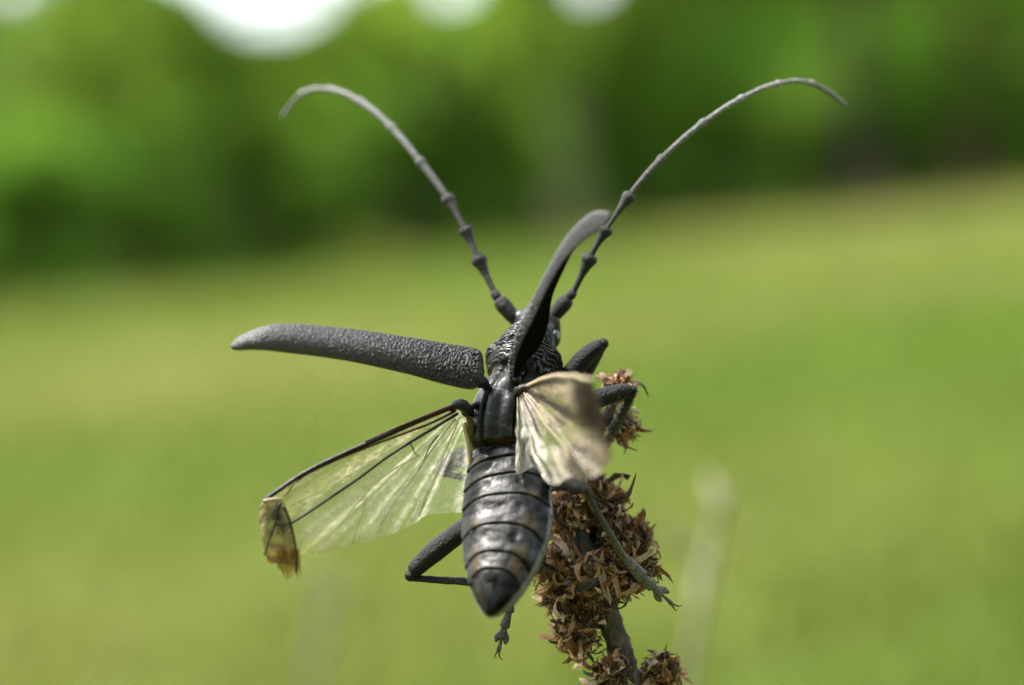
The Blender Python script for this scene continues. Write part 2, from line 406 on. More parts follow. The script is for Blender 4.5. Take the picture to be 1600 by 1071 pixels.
def tree(px, dist, H, r0, spread, crown_lo, cbase, bark, label, seed, name='broadleaf_tree', count=7000, size=0.15, lean=0.0):
    x = pix_x(px, dist); z0 = float(hgt(x, dist)); r = np.random.RandomState(seed)
    root = empty(name, (x, dist, z0))
    tag(root, label, 'tree', 'trees at the wood edge')
    (v, f), path, ends = limb_tubes(x, dist, z0, H, r0, seed, lean, 8, max(0.2, crown_lo/H+0.05))
    mk('trunk', v, f, M_bark[bark], root)
    cs = [e+r.randn(3)*0.2 for e in ends]; rs = [np.array([1, 1, 0.75])*spread*(0.42+0.2*r.rand()) for _ in ends]
    for i in range(9):
        a = r.rand()*6.28; rad = spread*(0.35+0.5*r.rand()); zz = z0+crown_lo+(H*1.02-crown_lo)*r.rand()
        cs.append(np.array([x+math.cos(a)*rad, dist+math.sin(a)*rad, zz])); rs.append(np.array([1, 1, 0.8])*spread*(0.3+0.22*r.rand()))
    V, F, C = leaf_cloud(cs, rs, count, size, cbase, seed)
    mk('crown', V, F, M_leaf, root, smooth=False, colors=C)
def shrub(px, dist, H, spread, cbase, label, seed, count=6000, size=0.10):
    x = pix_x(px, dist); z0 = float(hgt(x, dist)); r = np.random.RandomState(seed)
    root = empty('shrub', (x, dist, z0)); tag(root, label, 'shrub', 'shrubs at the wood edge')
    parts = []; cs = []; rs = []
    for i in range(6):
        a = r.rand()*6.28; e = np.array([x+math.cos(a)*spread*0.6*r.rand(), dist+math.sin(a)*spread*0.6*r.rand(), z0+H*(0.6+0.35*r.rand())])
        parts.append(tube(spline([(x+0.1*math.cos(a), dist+0.1*math.sin(a), z0-0.1), ((x+e[0])/2, (dist+e[1])/2, z0+H*0.4), e], 8), np.linspace(0.045, 0.012, 8), 6, up=(1, 0.1, 0.1)))
        cs.append(e); rs.append(np.array([1, 1, 0.7])*spread*(0.4+0.2*r.rand()))
    for i in range(9):
        a = r.rand()*6.28; rad = spread*(0.3+0.5*r.rand()); zz = z0+H*(0.12+0.7*r.rand())
        cs.append(np.array([x+math.cos(a)*rad, dist+math.sin(a)*rad, zz])); rs.append(np.array([1, 1, 0.8])*spread*(0.3+0.2*r.rand()))
    v, f = join(parts); mk('stems', v, f, M_bark[2], root)
    V, F, C = leaf_cloud(cs, rs, count, size, cbase, seed+1)
    zmin = z0+0.02
    V[:, 2] = np.maximum(V[:, 2], zmin)
    mk('foliage', V, F, M_leaf, root, smooth=False, colors=C)
G_MID = (0.19, 0.32, 0.044); G_YEL = (0.24, 0.35, 0.048); G_DARK = (0.165, 0.315, 0.042); G_DEEP = (0.18, 0.315, 0.046)
tree(-120, 31, 9.5, 0.22, 2.6, 1.6, G_YEL, 0, 'yellow green tree at the downhill end of the wood edge', 11)
tree(150, 33, 10, 0.24, 2.4, 2.2, G_MID, 2, 'leafy tree standing downhill of the big sky gap', 12)
tree(395, 36, 3.9, 0.26, 1.7, 2.0, G_MID, 0, 'low broad tree with grey brown trunk under the big sky gap', 13, count=5000)
tree(665, 36, 10, 0.24, 2.2, 2.3, G_YEL, 2, 'bright green tree standing uphill of the big sky gap', 14)
tree(888, 37, 10.5, 0.24, 2.3, 3.0, G_YEL, 0, 'tree with pale bare trunk in the middle of the wood edge', 15)
tree(1110, 39, 11, 0.26, 2.8, 1.7, G_DARK, 2, 'dense dark green tree uphill of the pale trunk', 16, count=9000)
tree(1330, 40, 11, 0.26, 2.7, 1.8, G_DARK, 2, 'deep green tree beside the reddish brown trunk', 17, count=9000)
tree(1505, 42, 11, 0.36, 2.9, 3.0, G_DARK, 1, 'tree with thick reddish brown trunk near the top of the meadow', 18, count=8000)
tree(1730, 40, 11, 0.3, 2.8, 1.5, G_MID, 2, 'mid green tree closing the uphill end of the wood edge', 19)
back = [(-60, 46, 'tall shaded tree behind the yellow green tree'), (130, 47, 'tall shaded tree behind the leafy tree downhill of the gap'), (640, 48, 'tall shaded tree behind the bright green tree'),
        (800, 49, 'tall shaded tree behind the pale trunk on its downhill side'), (985, 50, 'tall shaded tree behind the pale trunk on its uphill side'), (1180, 52, 'tall shaded tree behind the dense dark tree'),
        (1380, 52, 'tall shaded tree behind the deep green tree'), (1580, 52, 'tall shaded tree behind the reddish brown trunk'), (1780, 52, 'tall shaded tree behind the uphill end of the wood')]
for i, (px, dd, lb) in enumerate(back):
    tree(px, dd, 12, 0.3, 3.2, 0.9, G_DEEP if i > 3 else G_DARK, 2, lb, 40+i, count=9000, size=0.2)
sh = [(-140, 28, 2.2, 1.5, G_DARK, 'dark shrub at the foot of the yellow green tree'), (60, 29, 2.3, 1.5, G_DARK, 'dark shrub downhill of the leafy tree'), (215, 31, 2.6, 1.5, G_DARK, 'green shrub between the leafy tree and the low broad tree'),
      (330, 34, 2.3, 1.1, G_DEEP, 'deep shaded shrub beside the grey brown trunk'), (500, 35, 2.5, 1.3, G_DEEP, 'deep shaded shrub uphill of the grey brown trunk'), (630, 36, 2.4, 1.2, G_DARK, 'green shrub below the bright green tree'), (770, 36, 2.6, 1.2, G_MID, 'mid green shrub downhill of the pale trunk'),
      (985, 38, 2.6, 1.3, G_DARK, 'green shrub uphill of the pale trunk'), (1120, 39, 2.3, 1.3, G_DEEP, 'deep shaded shrub at the foot of the dense dark tree'), (1260, 41, 2.5, 1.4, G_DEEP, 'deep shaded shrub under the deep green tree'), (1400, 41, 2.2, 1.1, G_DARK, 'dark shrub downhill of the reddish brown trunk'),
      (1620, 41, 2.2, 1.3, G_DARK, 'dark shrub uphill of the reddish brown trunk'), (1760, 41, 2.4, 1.4, G_MID, 'mid green shrub at the uphill end of the wood')]
for i, (px, dd, H, sp, c, lb) in enumerate(sh): shrub(px, dd, H, sp, c, lb, 70+i)

def far_wood():
    r = np.random.RandomState(3); cs = []; rs = []
    for x in np.arange(-46, 48, 1.7):
        for z in (0.3, 1.2, 2.4, 4.2, 6.2, 8.5):
            y = 60+r.rand()*8; cs.append(np.array([x+r.randn()*0.5, y, float(hgt(x, y))+z+r.randn()*0.3])); rs.append(np.array([1.7, 1.5, 1.3])*(0.85+0.4*r.rand()))
    V, F, C = leaf_cloud(cs, rs, 165000, 0.29, G_DARK, 77)
    tag(mk('distant_wood', V, F, M_leaf, smooth=False, colors=C), 'mass of shaded green wood closing the view behind the trees', 'wood', kind='stuff')
far_wood()
def unseen_wood():                                            # unseen leaf mass added behind the camera to darken the beetle's reflections
    r = np.random.RandomState(13); cs = []; rs = []
    for x in np.arange(-22, 26, 2.6):
        for z in (0.8, 3, 5.4, 8, 10.6, 13):
            y = -13-r.rand()*3; cs.append(np.array([x+r.randn()*0.6, y, float(hgt(x, y))+z+r.randn()*0.4])); rs.append(np.array([2.0, 1.8, 1.7])*(0.85+0.4*r.rand()))
    V, F, C = leaf_cloud(cs, rs, 36000, 0.30, G_DARK, 78, carve=False)
    tag(mk('added_unseen_wood', V, F, M_leaf, smooth=False, colors=C), 'unseen mass of green wood added behind the camera to darken reflections', 'wood', kind='stuff')
unseen_wood()
# ------------------------------------------------------------------ two dead stalks standing in the meadow behind
def dead_stalk(pts, r0, label, seed, head):
    path = spline(pts, 40); g = path[-1].copy()
    g[2] = float(hgt(g[0], g[1]))-0.02
    path = np.vstack([path, spline([path[-1], (path[-1]+g)/2+np.array([0.01, 0, 0]), g], 20)[1:]])[::-1]
    root = empty('dead_stalk', path[0]); tag(root, label, 'dead stalk', 'dead stalks in the meadow')
    m = len(path); mk('stem', *tube(path, np.linspace(r0*1.3, r0*0.7, m), 8, up=(1, 0.1, 0)), M_straw, root)
    r = np.random.RandomState(seed); parts = []
    for i in range(head):
        k = int(m*(0.55+0.44*i/head)); st = path[k]; a = r.rand()*6.28; L = 0.006+0.008*r.rand()
        e = st+np.array([math.cos(a)*L, math.sin(a)*L, L*1.2])
        parts.append(tube(spline([st, (st+e)/2, e], 5), np.array([0.4, 1.0, 1.3, 0.9, 0.2])*r0*0.6, 6, up=(0.3, 0.2, 1)))
    v, f = join(parts); mk('seed_husks', v, f, M_straw, root)
dead_stalk(PP([(1136, 760, 240), (1123, 810, 240), (1105, 900, 242), (1085, 1000, 244), (1072, 1090, 246)]), 0.0014, 'pale dead stalk behind the brown seed heads, tip bare', 5, 5)
dead_stalk(PP([(520, 890, 560), (505, 960, 560), (492, 1030, 562), (485, 1100, 565)]), 0.0022, 'short pinkish dead stalk below the clear spread wing', 6, 4)

# ------------------------------------------------------------------ dried plant the beetle sits on
STEM = [(972, 578, 11), (958, 628, 11), (930, 680, 11.5), (905, 730, 11.5), (893, 785, 11), (903, 838, 10), (927, 895, 9), (950, 960, 8), (972, 1025, 8), (990, 1090, 8)]
sp_ = PP(STEM); path = spline(sp_, 120)
rad = np.interp(np.linspace(0, 1, 120), [0, 0.3, 0.55, 1], [0.5, 0.9, 1.35, 1.5])*MM
low = path[-1]; gx, gy = low[0]+0.05, low[1]+0.02; ground_pt = np.array([gx, gy, float(hgt(gx, gy))-0.02])
tg = unit(path[-1]-path[-6]); q_ = np.linspace(0, 1, 90)[1:, None]; c1 = path[-1]+tg*0.12
tail = (1-q_)**2*path[-1]+2*q_*(1-q_)*c1+q_**2*ground_pt
full = np.vstack([path, tail]); frad = np.r_[rad, np.linspace(1.5, 3.2, len(tail))*MM]
plant = empty('dried_flower_stalk', ground_pt)
tag(plant, 'brown dried flower stalk with curled withered bracts, holding up the black beetle', 'dried plant')
v, f = tube(full, frad, 28, up=(1, 0.3, 0))
nn = np.array([mnoise.noise(Vector(p*900)) for p in v]); ctr = np.repeat(full, 28, 0)
nn2 = np.array([mnoise.noise(Vector((p[0]*2600, p[1]*2600, p[2]*500))) for p in v]); v = ctr+(v-ctr)*(1+0.22*nn[:, None]+0.20*nn2[:, None])
mk('stem', v, f, M_stem, plant)

def bract_mesh(name, L, W, curl, cup, mat, ragged, seed):
    r = np.random.RandomState(seed); nu, nv = 6, 4
    V = []
    for i in range(nu):
        t = i/(nu-1); ang = curl*t
        yy = L*(math.sin(ang)/curl if abs(curl) > 1e-3 else t); zz = L*((1-math.cos(ang))/curl if abs(curl) > 1e-3 else 0)
        wv = W*(math.sin(math.pi*min(1, 0.12+0.86*t))**0.7)*(1+ragged*r.randn()*0.2)
        for j in range(nv):
            s = j/(nv-1)*2-1
            V.append((s*wv*0.5+ragged*r.randn()*W*0.06, yy+ragged*r.randn()*L*0.02, zz+cup*W*(s*s)*(0.4+0.6*t)+ragged*r.randn()*W*0.05))
    me = bpy.data.meshes.new(name)
    F = grid_faces(nu, nv)
    me.from_pydata(V, [], F); me.polygons.foreach_set('use_smooth', [True]*len(F)); me.materials.append(mat); me.update()
    return me
bract_meshes = []
for k in range(20):
    r = random.Random(100+k); mi = [0, 0, 1, 1, 2, 0, 3, 2, 1, 2][k % 10]
    bract_meshes.append(bract_mesh('bract', (1.7+1.7*r.random())*MM, (0.34+0.40*r.random())*MM, r.uniform(1.0, 3.8)*r.choice([1, 1, -0.6]), r.uniform(0.5, 1.2), M_dry[mi], 1.1, 300+k))
# clusters: (px, py, w, radius px, number of single bracts, lean direction px)
CL = [(968, 610, 11, 20, 12, (0.2, 1)), (970, 665, 12, 22, 14, (0.9, -0.4)), (905, 730, 10, 30, 20, (-0.2, 1)), (940, 790, 10, 36, 30, (0.8, 0.5)), (880, 805, 9, 34, 24, (-0.3, 0.2)),
      (975, 850, 9, 38, 34, (1, 0.2)), (868, 890, 8, 38, 30, (-0.8, -0.5)), (925, 905, 5, 48, 40, (0, -0.2)), (975, 900, 8, 34, 22, (0.7, -0.3)), (905, 985, 8, 44, 36, (-0.8, -0.6)), (890, 830, 14, 30, 0, (0, 0)), (925, 855, 14, 32, 0, (0, 0)), (945, 815, 13, 30, 0, (0.3, 0)), (990, 835, 11, 26, 0, (0.6, 0.3)), (1000, 885, 9, 24, 0, (0.8, 0)), (850, 872, 11, 26, 0, (-0.5, -0.2)), (900, 940, 11, 30, 0, (-0.2, 0)), (880, 770, 12, 28, 0, (-0.2, 0)), (958, 868, 8, 26, 0, (0.5, 0)), (940, 938, 8, 24, 0, (0, -0.5)), (872, 935, 9, 22, 0, (-0.6, -0.5)), (925, 765, 11, 24, 0, (0.3, 0.5)), (1030, 1050, 9, 34, 22, (1, 0.2)), (958, 1050, 6, 26, 14, (-0.8, 0))]
def frame_mat(d, upv, s):
    from mathutils import Matrix
    y = unit(d); x = unit(np.cross(y, upv)); z = np.cross(x, y)
    return np.stack([x, y, z], 1)*s
from mathutils import Matrix
for ci, (px, py, ww, rp, nb, ln) in enumerate(CL):
    c = P(px, py, ww); r = np.random.RandomState(500+ci)
    rm = 1.12*rp/13*MM
    sj = int(np.argmin(np.linalg.norm(full-c, axis=1))); anchor = full[sj]
    leanv = RT*ln[0]+UPV*ln[1]
    # crumbs: withered scraps joined, with the little side twig that carries the cluster
    parts = [tube(spline([anchor, (anchor+c)/2+leanv*0.0004, c], 6), np.linspace(0.6, 0.3, 6)*MM, 6, up=(0.2, 1, 0.3))]
    for k in range(330):
        d = unit(r.randn(3)+leanv*0.7); p0 = c+unit(r.randn(3))*rm*0.85*r.rand()**0.6
        L = (0.35+1.1*r.rand()**1.5)*MM; e = p0+d*L
        bend = r.randn(3)*L*0.3; wv = unit(np.cross(d, r.randn(3)))*L*(0.10+0.16*r.rand())
        m1 = (p0+e)/2+bend
        V = np.array([p0-wv*0.4, p0+wv*0.4, m1+wv, m1-wv, e+wv*0.35+bend*0.6, e-wv*0.35+bend*0.6, m1+np.cross(wv, d)*0.6])
        parts.append((V, [(0, 1, 2, 6), (0, 6, 3), (3, 6, 5), (6, 2, 4, 5)]))
    nstrip = 260
    for k in range(nstrip):
        d = unit(r.randn(3)+leanv*0.5); p0 = c+unit(r.randn(3))*rm*0.85*r.rand()**0.5
        L = (0.9+1.6*r.rand())*MM; sdv = unit(np.cross(d, r.randn(3))); nv_ = np.cross(sdv, d); wd_ = L*(0.05+0.09*r.rand()); cu = r.uniform(0.6, 3.2)
        pts_ = [p0+d*L*math.sin(cu*q)/cu+nv_*L*(1-math.cos(cu*q))/cu for q in (0, 0.33, 0.66, 1.0)]
        ws = [0.5, 1.0, 0.9, 0.25]
        V = np.array([pp+sg*sdv*wd_*wq for pp, wq in zip(pts_, ws) for sg in (-1, 1)])
        parts.append((V, [(0, 1, 3, 2), (2, 3, 5, 4), (4, 5, 7, 6)]))
    v, f = join(parts)
    crumb = mk('flower_cluster', v, f, M_dry[[0, 2, 1, 2][ci % 4]], plant, smooth=False)
    crumb['kind'] = 'stuff'
    # mix materials over the scraps
    for m in M_dry: 
        if m.name not in [q.name for q in crumb.data.materials]: crumb.data.materials.append(m)
    idx = []; kk = 0
    nt0 = 5*6+2
    mi_l = [0]*nt0
    for k in range(330): mi_l += [r.choice([0, 1, 2, 3], p=[0.40, 0.22, 0.20, 0.18])]*4
    for k in range(nstrip): mi_l += [r.choice([0, 1, 2, 3], p=[0.35, 0.2, 0.3, 0.15])]*3
    crumb.data.polygons.foreach_set('material_index', mi_l[:len(crumb.data.polygons)])
    for k in range(nb):
        rdl = unit(r.randn(3)+leanv*0.5-FW*0.4); d = unit(rdl+r.randn(3)*0.45+leanv*0.35)
        p0 = c+rdl*rm*(0.35+0.45*r.rand())
        o = bpy.data.objects.new('bract', bract_meshes[r.randint(len(bract_meshes))]); col.objects.link(o)
        o.parent = crumb
        s = (0.80+0.55*r.rand())*(0.85+rp/140)
        if k % 7 == 0: s *= 1.3
        R = frame_mat(d, r.randn(3)*0.7+leanv*0.3-FW*0.5, s)
        M4 = np.eye(4); M4[:3, :3] = R; M4[:3, 3] = p0-np.array(crumb['wl'])
        o.matrix_local = Matrix(M4.tolist())

# ------------------------------------------------------------------ the beetle
origin = P(850, 760, 8)
beetle = empty('beetle', origin)
tag(beetle, 'black longhorn beetle with raised wing cases and spread clear wings on dried stalk', 'beetle')

# --- body: one continuous surface lofted from head to abdomen tip
#      px   py    w    half-width  dorsal  ventral(mm)
ST = [(852, 489, 16.8, 5, 0.5, 0.6), (850, 491, 16.4, 16, 1.3, 1.6), (846, 498, 15.4, 26, 2.1, 2.6), (840, 509, 14.0, 33, 2.6, 3.2), (835, 520, 12.7, 34, 2.8, 3.4), (832, 527, 11.9, 33, 2.8, 3.4),
      (831, 531, 11.4, 37, 3.1, 3.6), (826, 545, 10.0, 44, 3.6, 4.0), (820, 562, 8.3, 51, 3.8, 4.3), (815, 578, 6.6, 53, 3.7, 4.4), (810, 590, 5.3, 50, 3.4, 4.3), (807, 596, 4.8, 42, 2.5, 4.0),
      (803, 604, 4.4, 42, 2.4, 4.2), (797, 616, 4.0, 46, 3.0, 4.8), (791, 634, 3.7, 51, 3.5, 5.2), (787, 660, 3.5, 54, 3.7, 5.4), (786, 684, 3.2, 53, 3.5, 5.2), (787, 702, 2.9, 50, 2.6, 4.8),
      (789, 720, 2.2, 56, 2.8, 4.6), (792, 752, 0.8, 64, 3.1, 4.5), (794, 787, -0.8, 69, 3.2, 4.3), (791, 833, -3.0, 68, 3.1, 4.0), (784, 877, -5.2, 58, 2.7, 3.5), (777, 912, -7.0, 44, 2.2, 2.8), (771, 940, -8.4, 29, 1.5, 2.0), (767, 957, -9.2, 14, 0.8, 1.0), (766, 963, -9.5, 2, 0.15, 0.15)]
NB, NA = 420, 120
# parametrise by cumulative 3-D length
w3 = PP([s[:3] for s in ST])
dense = spline(np.hstack([w3/MM, np.array([[s[3]/13, s[4], s[5]] for s in ST]), np.array([[s[1]] for s in ST])]), NB)
cen = dense[:, :3]*MM; hw = dense[:, 3]*MM; dh = dense[:, 4]*MM; vh = dense[:, 5]*MM; pyc = dense[:, 6]
T = unit(np.gradient(cen, axis=0)); k = np.ones(15)/15
Ts = unit(np.stack([np.convolve(np.pad(T[:, c], 7, mode='edge'), k, 'valid') for c in range(3)], 1))
roll = math.radians(11)
arc = np.r_[0, np.cumsum(np.linalg.norm(np.diff(cen, axis=0), axis=1))]/MM
th = np.linspace(0, 2*math.pi, NA, endpoint=False)
segb = np.array([705, 728, 757, 790, 837, 879, 904, 1200.0])
BV = np.zeros((NB, NA, 3)); BC = np.zeros((NB, NA, 4))
def g(x, c, s): return np.exp(-((x-c)/s)**2)
for i in range(NB):
    lat = unit(RT - Ts[i]*np.dot(RT, Ts[i])); dor = np.cross(lat, Ts[i]); 
    if np.dot(dor, FW) > 0: dor = -dor
    rr_ = roll if pyc[i] > 600 else roll*0.3
    lat, dor = lat*math.cos(rr_)+dor*math.sin(rr_), dor*math.cos(rr_)-lat*math.sin(rr_)
    cs, sn = np.cos(th), np.sin(th)
    e = 0.82
    X = np.sign(cs)*np.abs(cs)**e; Y = np.sign(sn)*np.abs(sn)**(0.9)
    hgt_ = np.where(sn > 0, dh[i], vh[i])
    y = pyc[i]; s = arc[i]
    disp = np.zeros(NA); c3 = np.tile([0.003, 0.003, 0.0032], (NA, 1))
    dorsal = np.clip(sn, 0, 1); gloss = np.ones(NA)
    if y < 528:                                             # head
        disp += 0.10*np.array([mnoise.noise(Vector((a*2.5, s*1.6, 3))) for a in cs+sn*0.3])
        disp += -0.35*g(cs, 0, 0.18)*dorsal*g(y, 505, 12)
        disp += 0.7*g(np.abs(cs), 0.9, 0.2)*g(y, 511, 6)*(sn > -0.5)
    elif y < 594:                                           # pronotum: irregular cross wrinkles
        amp = 0.24*min(1, (y-528)/8)*min(1, (594-y)/6)
        n1 = np.array([mnoise.noise(Vector((math.cos(a)*2.3, math.sin(a)*2.3, s*0.45))) for a in th])
        n2 = np.array([mnoise.noise(Vector((math.cos(a)*6, math.sin(a)*6, s*1.3+5))) for a in th])
        ph = s/0.72+1.3*n1+0.4*n2
        wv = 1-2*np.abs(np.sin(math.pi*ph))**0.8
        disp += amp*wv*(0.75+0.5*n2)
        disp += 0.8*g(np.abs(cs), 1.0, 0.22)*g(y, 566, 9)*(np.abs(sn) < 0.5)      # side spine
        gloss = np.clip(0.12+0.75*(wv+0.5), 0.08, 1.0)
        c3 = np.where(wv[:, None] > 0.1, [0.014, 0.014, 0.0145], [0.003, 0.003, 0.003])  # bright ridge highlights and dark valleys painted into the colour
    elif y < 620:                                           # middle thorax: sunk, glossy, membranes at the sides
        disp += -0.25*g(cs, -0.35, 0.1)*dorsal - 0.3*g(cs, 0.25, 0.1)*dorsal + 0.35*g(cs, 0, 0.18)*dorsal*g(y, 606, 6)
        gloss = gloss*0.45
        side = g(np.abs(cs), 0.93, 0.08)*dorsal**0.4*g(y, 603, 6)
        c3 = c3*(1-side[:, None])+np.array([0.10, 0.022, 0.005])*side[:, None]
    elif y < 708:                                           # hind thorax plate with lengthwise grooves
        for gc, ga, gs in ((-0.42, -0.6, 0.035), (0.42, -0.6, 0.035), (0.0, -0.22, 0.05), (-0.50, 0.16, 0.05), (0.50, 0.16, 0.05), (-0.72, 0.25, 0.15), (0.72, 0.25, 0.15), (-0.2, 0.12, 0.1), (0.2, 0.12, 0.1)):
            disp += ga*g(cs, gc, gs)*dorsal*min(1, (y-620)/10)*min(1, max(0, (696-y)/10))
        disp += -0.5*g(y, 702, 4)*dorsal + 0.15*g(y, 690, 4)*dorsal
        mt = np.array([mnoise.noise(Vector((a*3, s*0.7, 24)))+0.6*mnoise.noise(Vector((a*8, s*2.2, 34))) for a in cs]); disp += 0.07*mt; gloss = np.clip(1.05+0.8*mt, 0.2, 1.5)
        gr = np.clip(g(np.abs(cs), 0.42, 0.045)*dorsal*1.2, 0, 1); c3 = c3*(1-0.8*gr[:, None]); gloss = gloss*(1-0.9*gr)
        bm = g(y, 697, 4)*dorsal*np.clip(0.4+cs, 0, 1); c3 = c3*(1-bm[:, None])+np.array([0.10, 0.032, 0.012])*bm[:, None]
        sm = g(np.abs(cs), 0.95, 0.12)*(sn > -0.2); c3 = c3*(1-0.8*sm[:, None])+np.array([0.10, 0.07, 0.035])*0.8*sm[:, None]
    else:                                                   # abdomen: overlapping plates
        ye = y-(6+22*np.clip((y-700)/180, 0, 1))*(1-dorsal)                  # plate edges arch over the back
        j = np.clip(np.searchsorted(segb, ye)-1, 0, len(segb)-2)
        wdt = segb[j+1]-segb[j]; loc_ = ye-segb[j]; fr = np.clip(loc_/wdt, 0, 1)
        mott = np.array([mnoise.noise(Vector((a*2.2, s*0.5, 4)))+0.6*mnoise.noise(Vector((a*6, s*1.4, 14))) for a in cs])
        dfac = np.clip((sn+0.45)/0.6, 0.25, 1)
        last = (j >= 6)
        disp += np.where(last, -0.12, 0.15*(fr-0.55))*dfac
        disp += -0.18*g(loc_, 0.8, 1.1)*dfac*(ye > 700)+0.07*mott
        br = np.clip((fr-0.5)/0.3, 0, 1)*g(np.abs(cs), 0.62, 0.22)*dorsal*(0.75+0.9*mott)
        br = np.where(j == 5, g(fr, 0.5, 0.45)*g(np.abs(cs), 0.62, 0.24)*dorsal, br)
        br = np.clip(np.where(last, 0.25*g(cs, -0.6, 0.2), br), 0, 1)
        c3 = c3*(1+0.8*np.clip(mott, -0.8, 1))[:, None]
        c3 = c3*(1-0.9*br[:, None])+np.array([0.060, 0.043, 0.019])*0.9*br[:, None]
        dk = g(loc_, 0.9, 1.5)*np.clip(sn+0.5, 0, 1); c3 = c3*(1-0.95*dk[:, None])  # shadow under each plate edge painted dark
        gloss = np.clip((1-1.1*dk)*(0.72+0.7*mott)*np.where(last, 0.5, 1.0)*np.clip(1.15-(y-880)/160, 0.4, 1), 0.03, 1.2)
        dm = g(np.abs(cs), 0.33, 0.09)*g(fr, 0.42, 0.2)*dorsal*(~last); disp += -0.16*dm
        disp += 0.22*g(sn, 0.33, 0.1)*np.clip((960-y)/60, 0, 1)-0.25*g(sn, 0.12, 0.1)*np.clip((960-y)/60, 0, 1)      # side fold
        pl = np.clip((0.28-sn)/0.2, 0, 1)*(sn > -0.75); c3 = c3*(1-0.75*pl[:, None])+np.array([0.13, 0.13, 0.128])*0.75*pl[:, None]
    Xm = X*hw[i]; Ym = Y*hgt_
    base = Xm[:, None]*lat+Ym[:, None]*dor
    nrm = unit(base)
    fade = min(1, hw[i]/(1.2*MM))
    BV[i] = cen[i]+base+nrm*(disp*MM*fade)[:, None]; BC[i, :, :3] = c3; BC[i, :, 3] = gloss
v = BV.reshape(-1, 3); f = grid_faces(NB, NA, 0, True)
f.append(tuple(range(NA))[::-1]); f.append(tuple((NB-1)*NA+j for j in range(NA)))
body = mk('body', v, f, M_body, beetle, colors=BC.reshape(-1, 4))
# eyes
def ball(c, r, sq=(1, 1, 1), nu=14, nv=18):
    V = []
    for i in range(nu):
        a = math.pi*(i+0.02)/(nu-0.96)
        for j in range(nv):
            b = 2*math.pi*j/nv; V.append(c+np.array([math.sin(a)*math.cos(b)*sq[0], math.sin(a)*math.sin(b)*sq[1], math.cos(a)*sq[2]])*r)
    return np.array(V), grid_faces(nu, nv, 0, True)+[tuple(range(nv)), tuple((nu-1)*nv+j for j in range(nv))[::-1]]
mk('eye', *ball(P(867, 529, 11.5), 0.95*MM, (0.75, 0.9, 1.2)), M_eye, body)
mk('eye', *ball(P(803, 524, 14.5), 0.95*MM, (0.75, 0.9, 1.2)), M_eye, body)

# --- antennae: scape (the part), then ten segments
def seg_profile(t, r0, kind):
    if kind == 'scape': return r0*np.interp(t, [0, 0.08, 0.3, 0.75, 0.93, 1], [0.55, 0.7, 0.95, 1.12, 0.95, 0.55])
    if kind == 'node': return r0*np.interp(t, [0, 0.3, 0.7, 1], [0.7, 1, 1, 0.7])
    if kind == 'knob': return r0*np.interp(t, [0, 0.1, 0.45, 0.7, 0.86, 0.95, 1], [0.60, 0.60, 0.70, 1.15, 1.72, 1.5, 0.6])
    if kind == 'slim': return r0*np.interp(t, [0, 0.1, 0.8, 0.93, 1], [0.72, 0.8, 0.92, 1.38, 0.7])
    return r0*np.interp(t, [0, 0.1, 0.8, 0.97, 1], [0.85, 0.95, 0.9, 0.55, 0.2])
def antenna(joints, rads, kinds, tones):
    prev = None
    for i in range(len(joints)-1):
        a, b = P(*joints[i]), P(*joints[i+1])
        nxt = P(*joints[min(i+2, len(joints)-1)]); prv = P(*joints[max(i-1, 0)])
        nx_ = nxt-b if i+2 < len(joints) else b-a; pr_ = a-prv if i > 0 else b-a
        ctrl = (a+b)/2+(pr_-nx_)*(0.075 if i >= 5 else 0.03)
        pth = spline([a-(b-a)*0.03, ctrl, b+(b-a)*0.03], 22)
        t = np.linspace(0, 1, 22)
        V, F = tube(pth, seg_profile(t, rads[i]*MM, kinds[i]), 14, up=(0.3, 1, 0.2))
        tt = np.repeat(t, 14)
        c0 = np.array(tones[i]); C = c0[None]*(0.9+0.3*tt[:, None])
        if i >= 2: 
            e = np.clip((tt-0.93)/0.05, 0, 1)[:, None]; C = C*(1-0.3*e)
        if prev is None:
            prev = mk('antenna', V, F, M_ant, beetle, colors=C)
        else: mk('antenna_segment', V, F, M_ant, prev, colors=C)
def tone(k): 
    s = [0.006, 0.006, 0.006, 0.009, 0.018, 0.045, 0.085, 0.115, 0.13, 0.13, 0.11][k]; return (s, s, s*0.97)
KN = ['scape', 'node', 'knob', 'knob', 'knob', 'slim', 'slim', 'slim', 'slim', 'slim', 'tip']
antenna([(812, 508, 13.5), (779, 468, 14), (772, 456, 14.4), (746, 402, 16), (726, 357, 17.5), (697, 307, 19.5), (654, 250, 22), (608, 196, 25), (559, 157, 28), (512, 140, 31), (470, 148, 34), (441, 186, 37)],
        [0.95, 0.62, 0.62, 0.58, 0.55, 0.56, 0.52, 0.50, 0.47, 0.42, 0.36], KN, [tone(k) for k in range(11)])
antenna([(858, 503, 13.0), (888, 466, 12), (897, 455, 11.8), (924, 399, 11.2), (949, 356, 11), (986, 303, 11.2), (1037, 245, 11.8), (1103, 189, 12.8), (1163, 152, 14), (1220, 130, 16), (1272, 132, 18.5), (1323, 166, 21)],
        [0.95, 0.62, 0.62, 0.58, 0.52, 0.46, 0.42, 0.40, 0.38, 0.36, 0.36], KN, [tone(k) for k in range(11)])

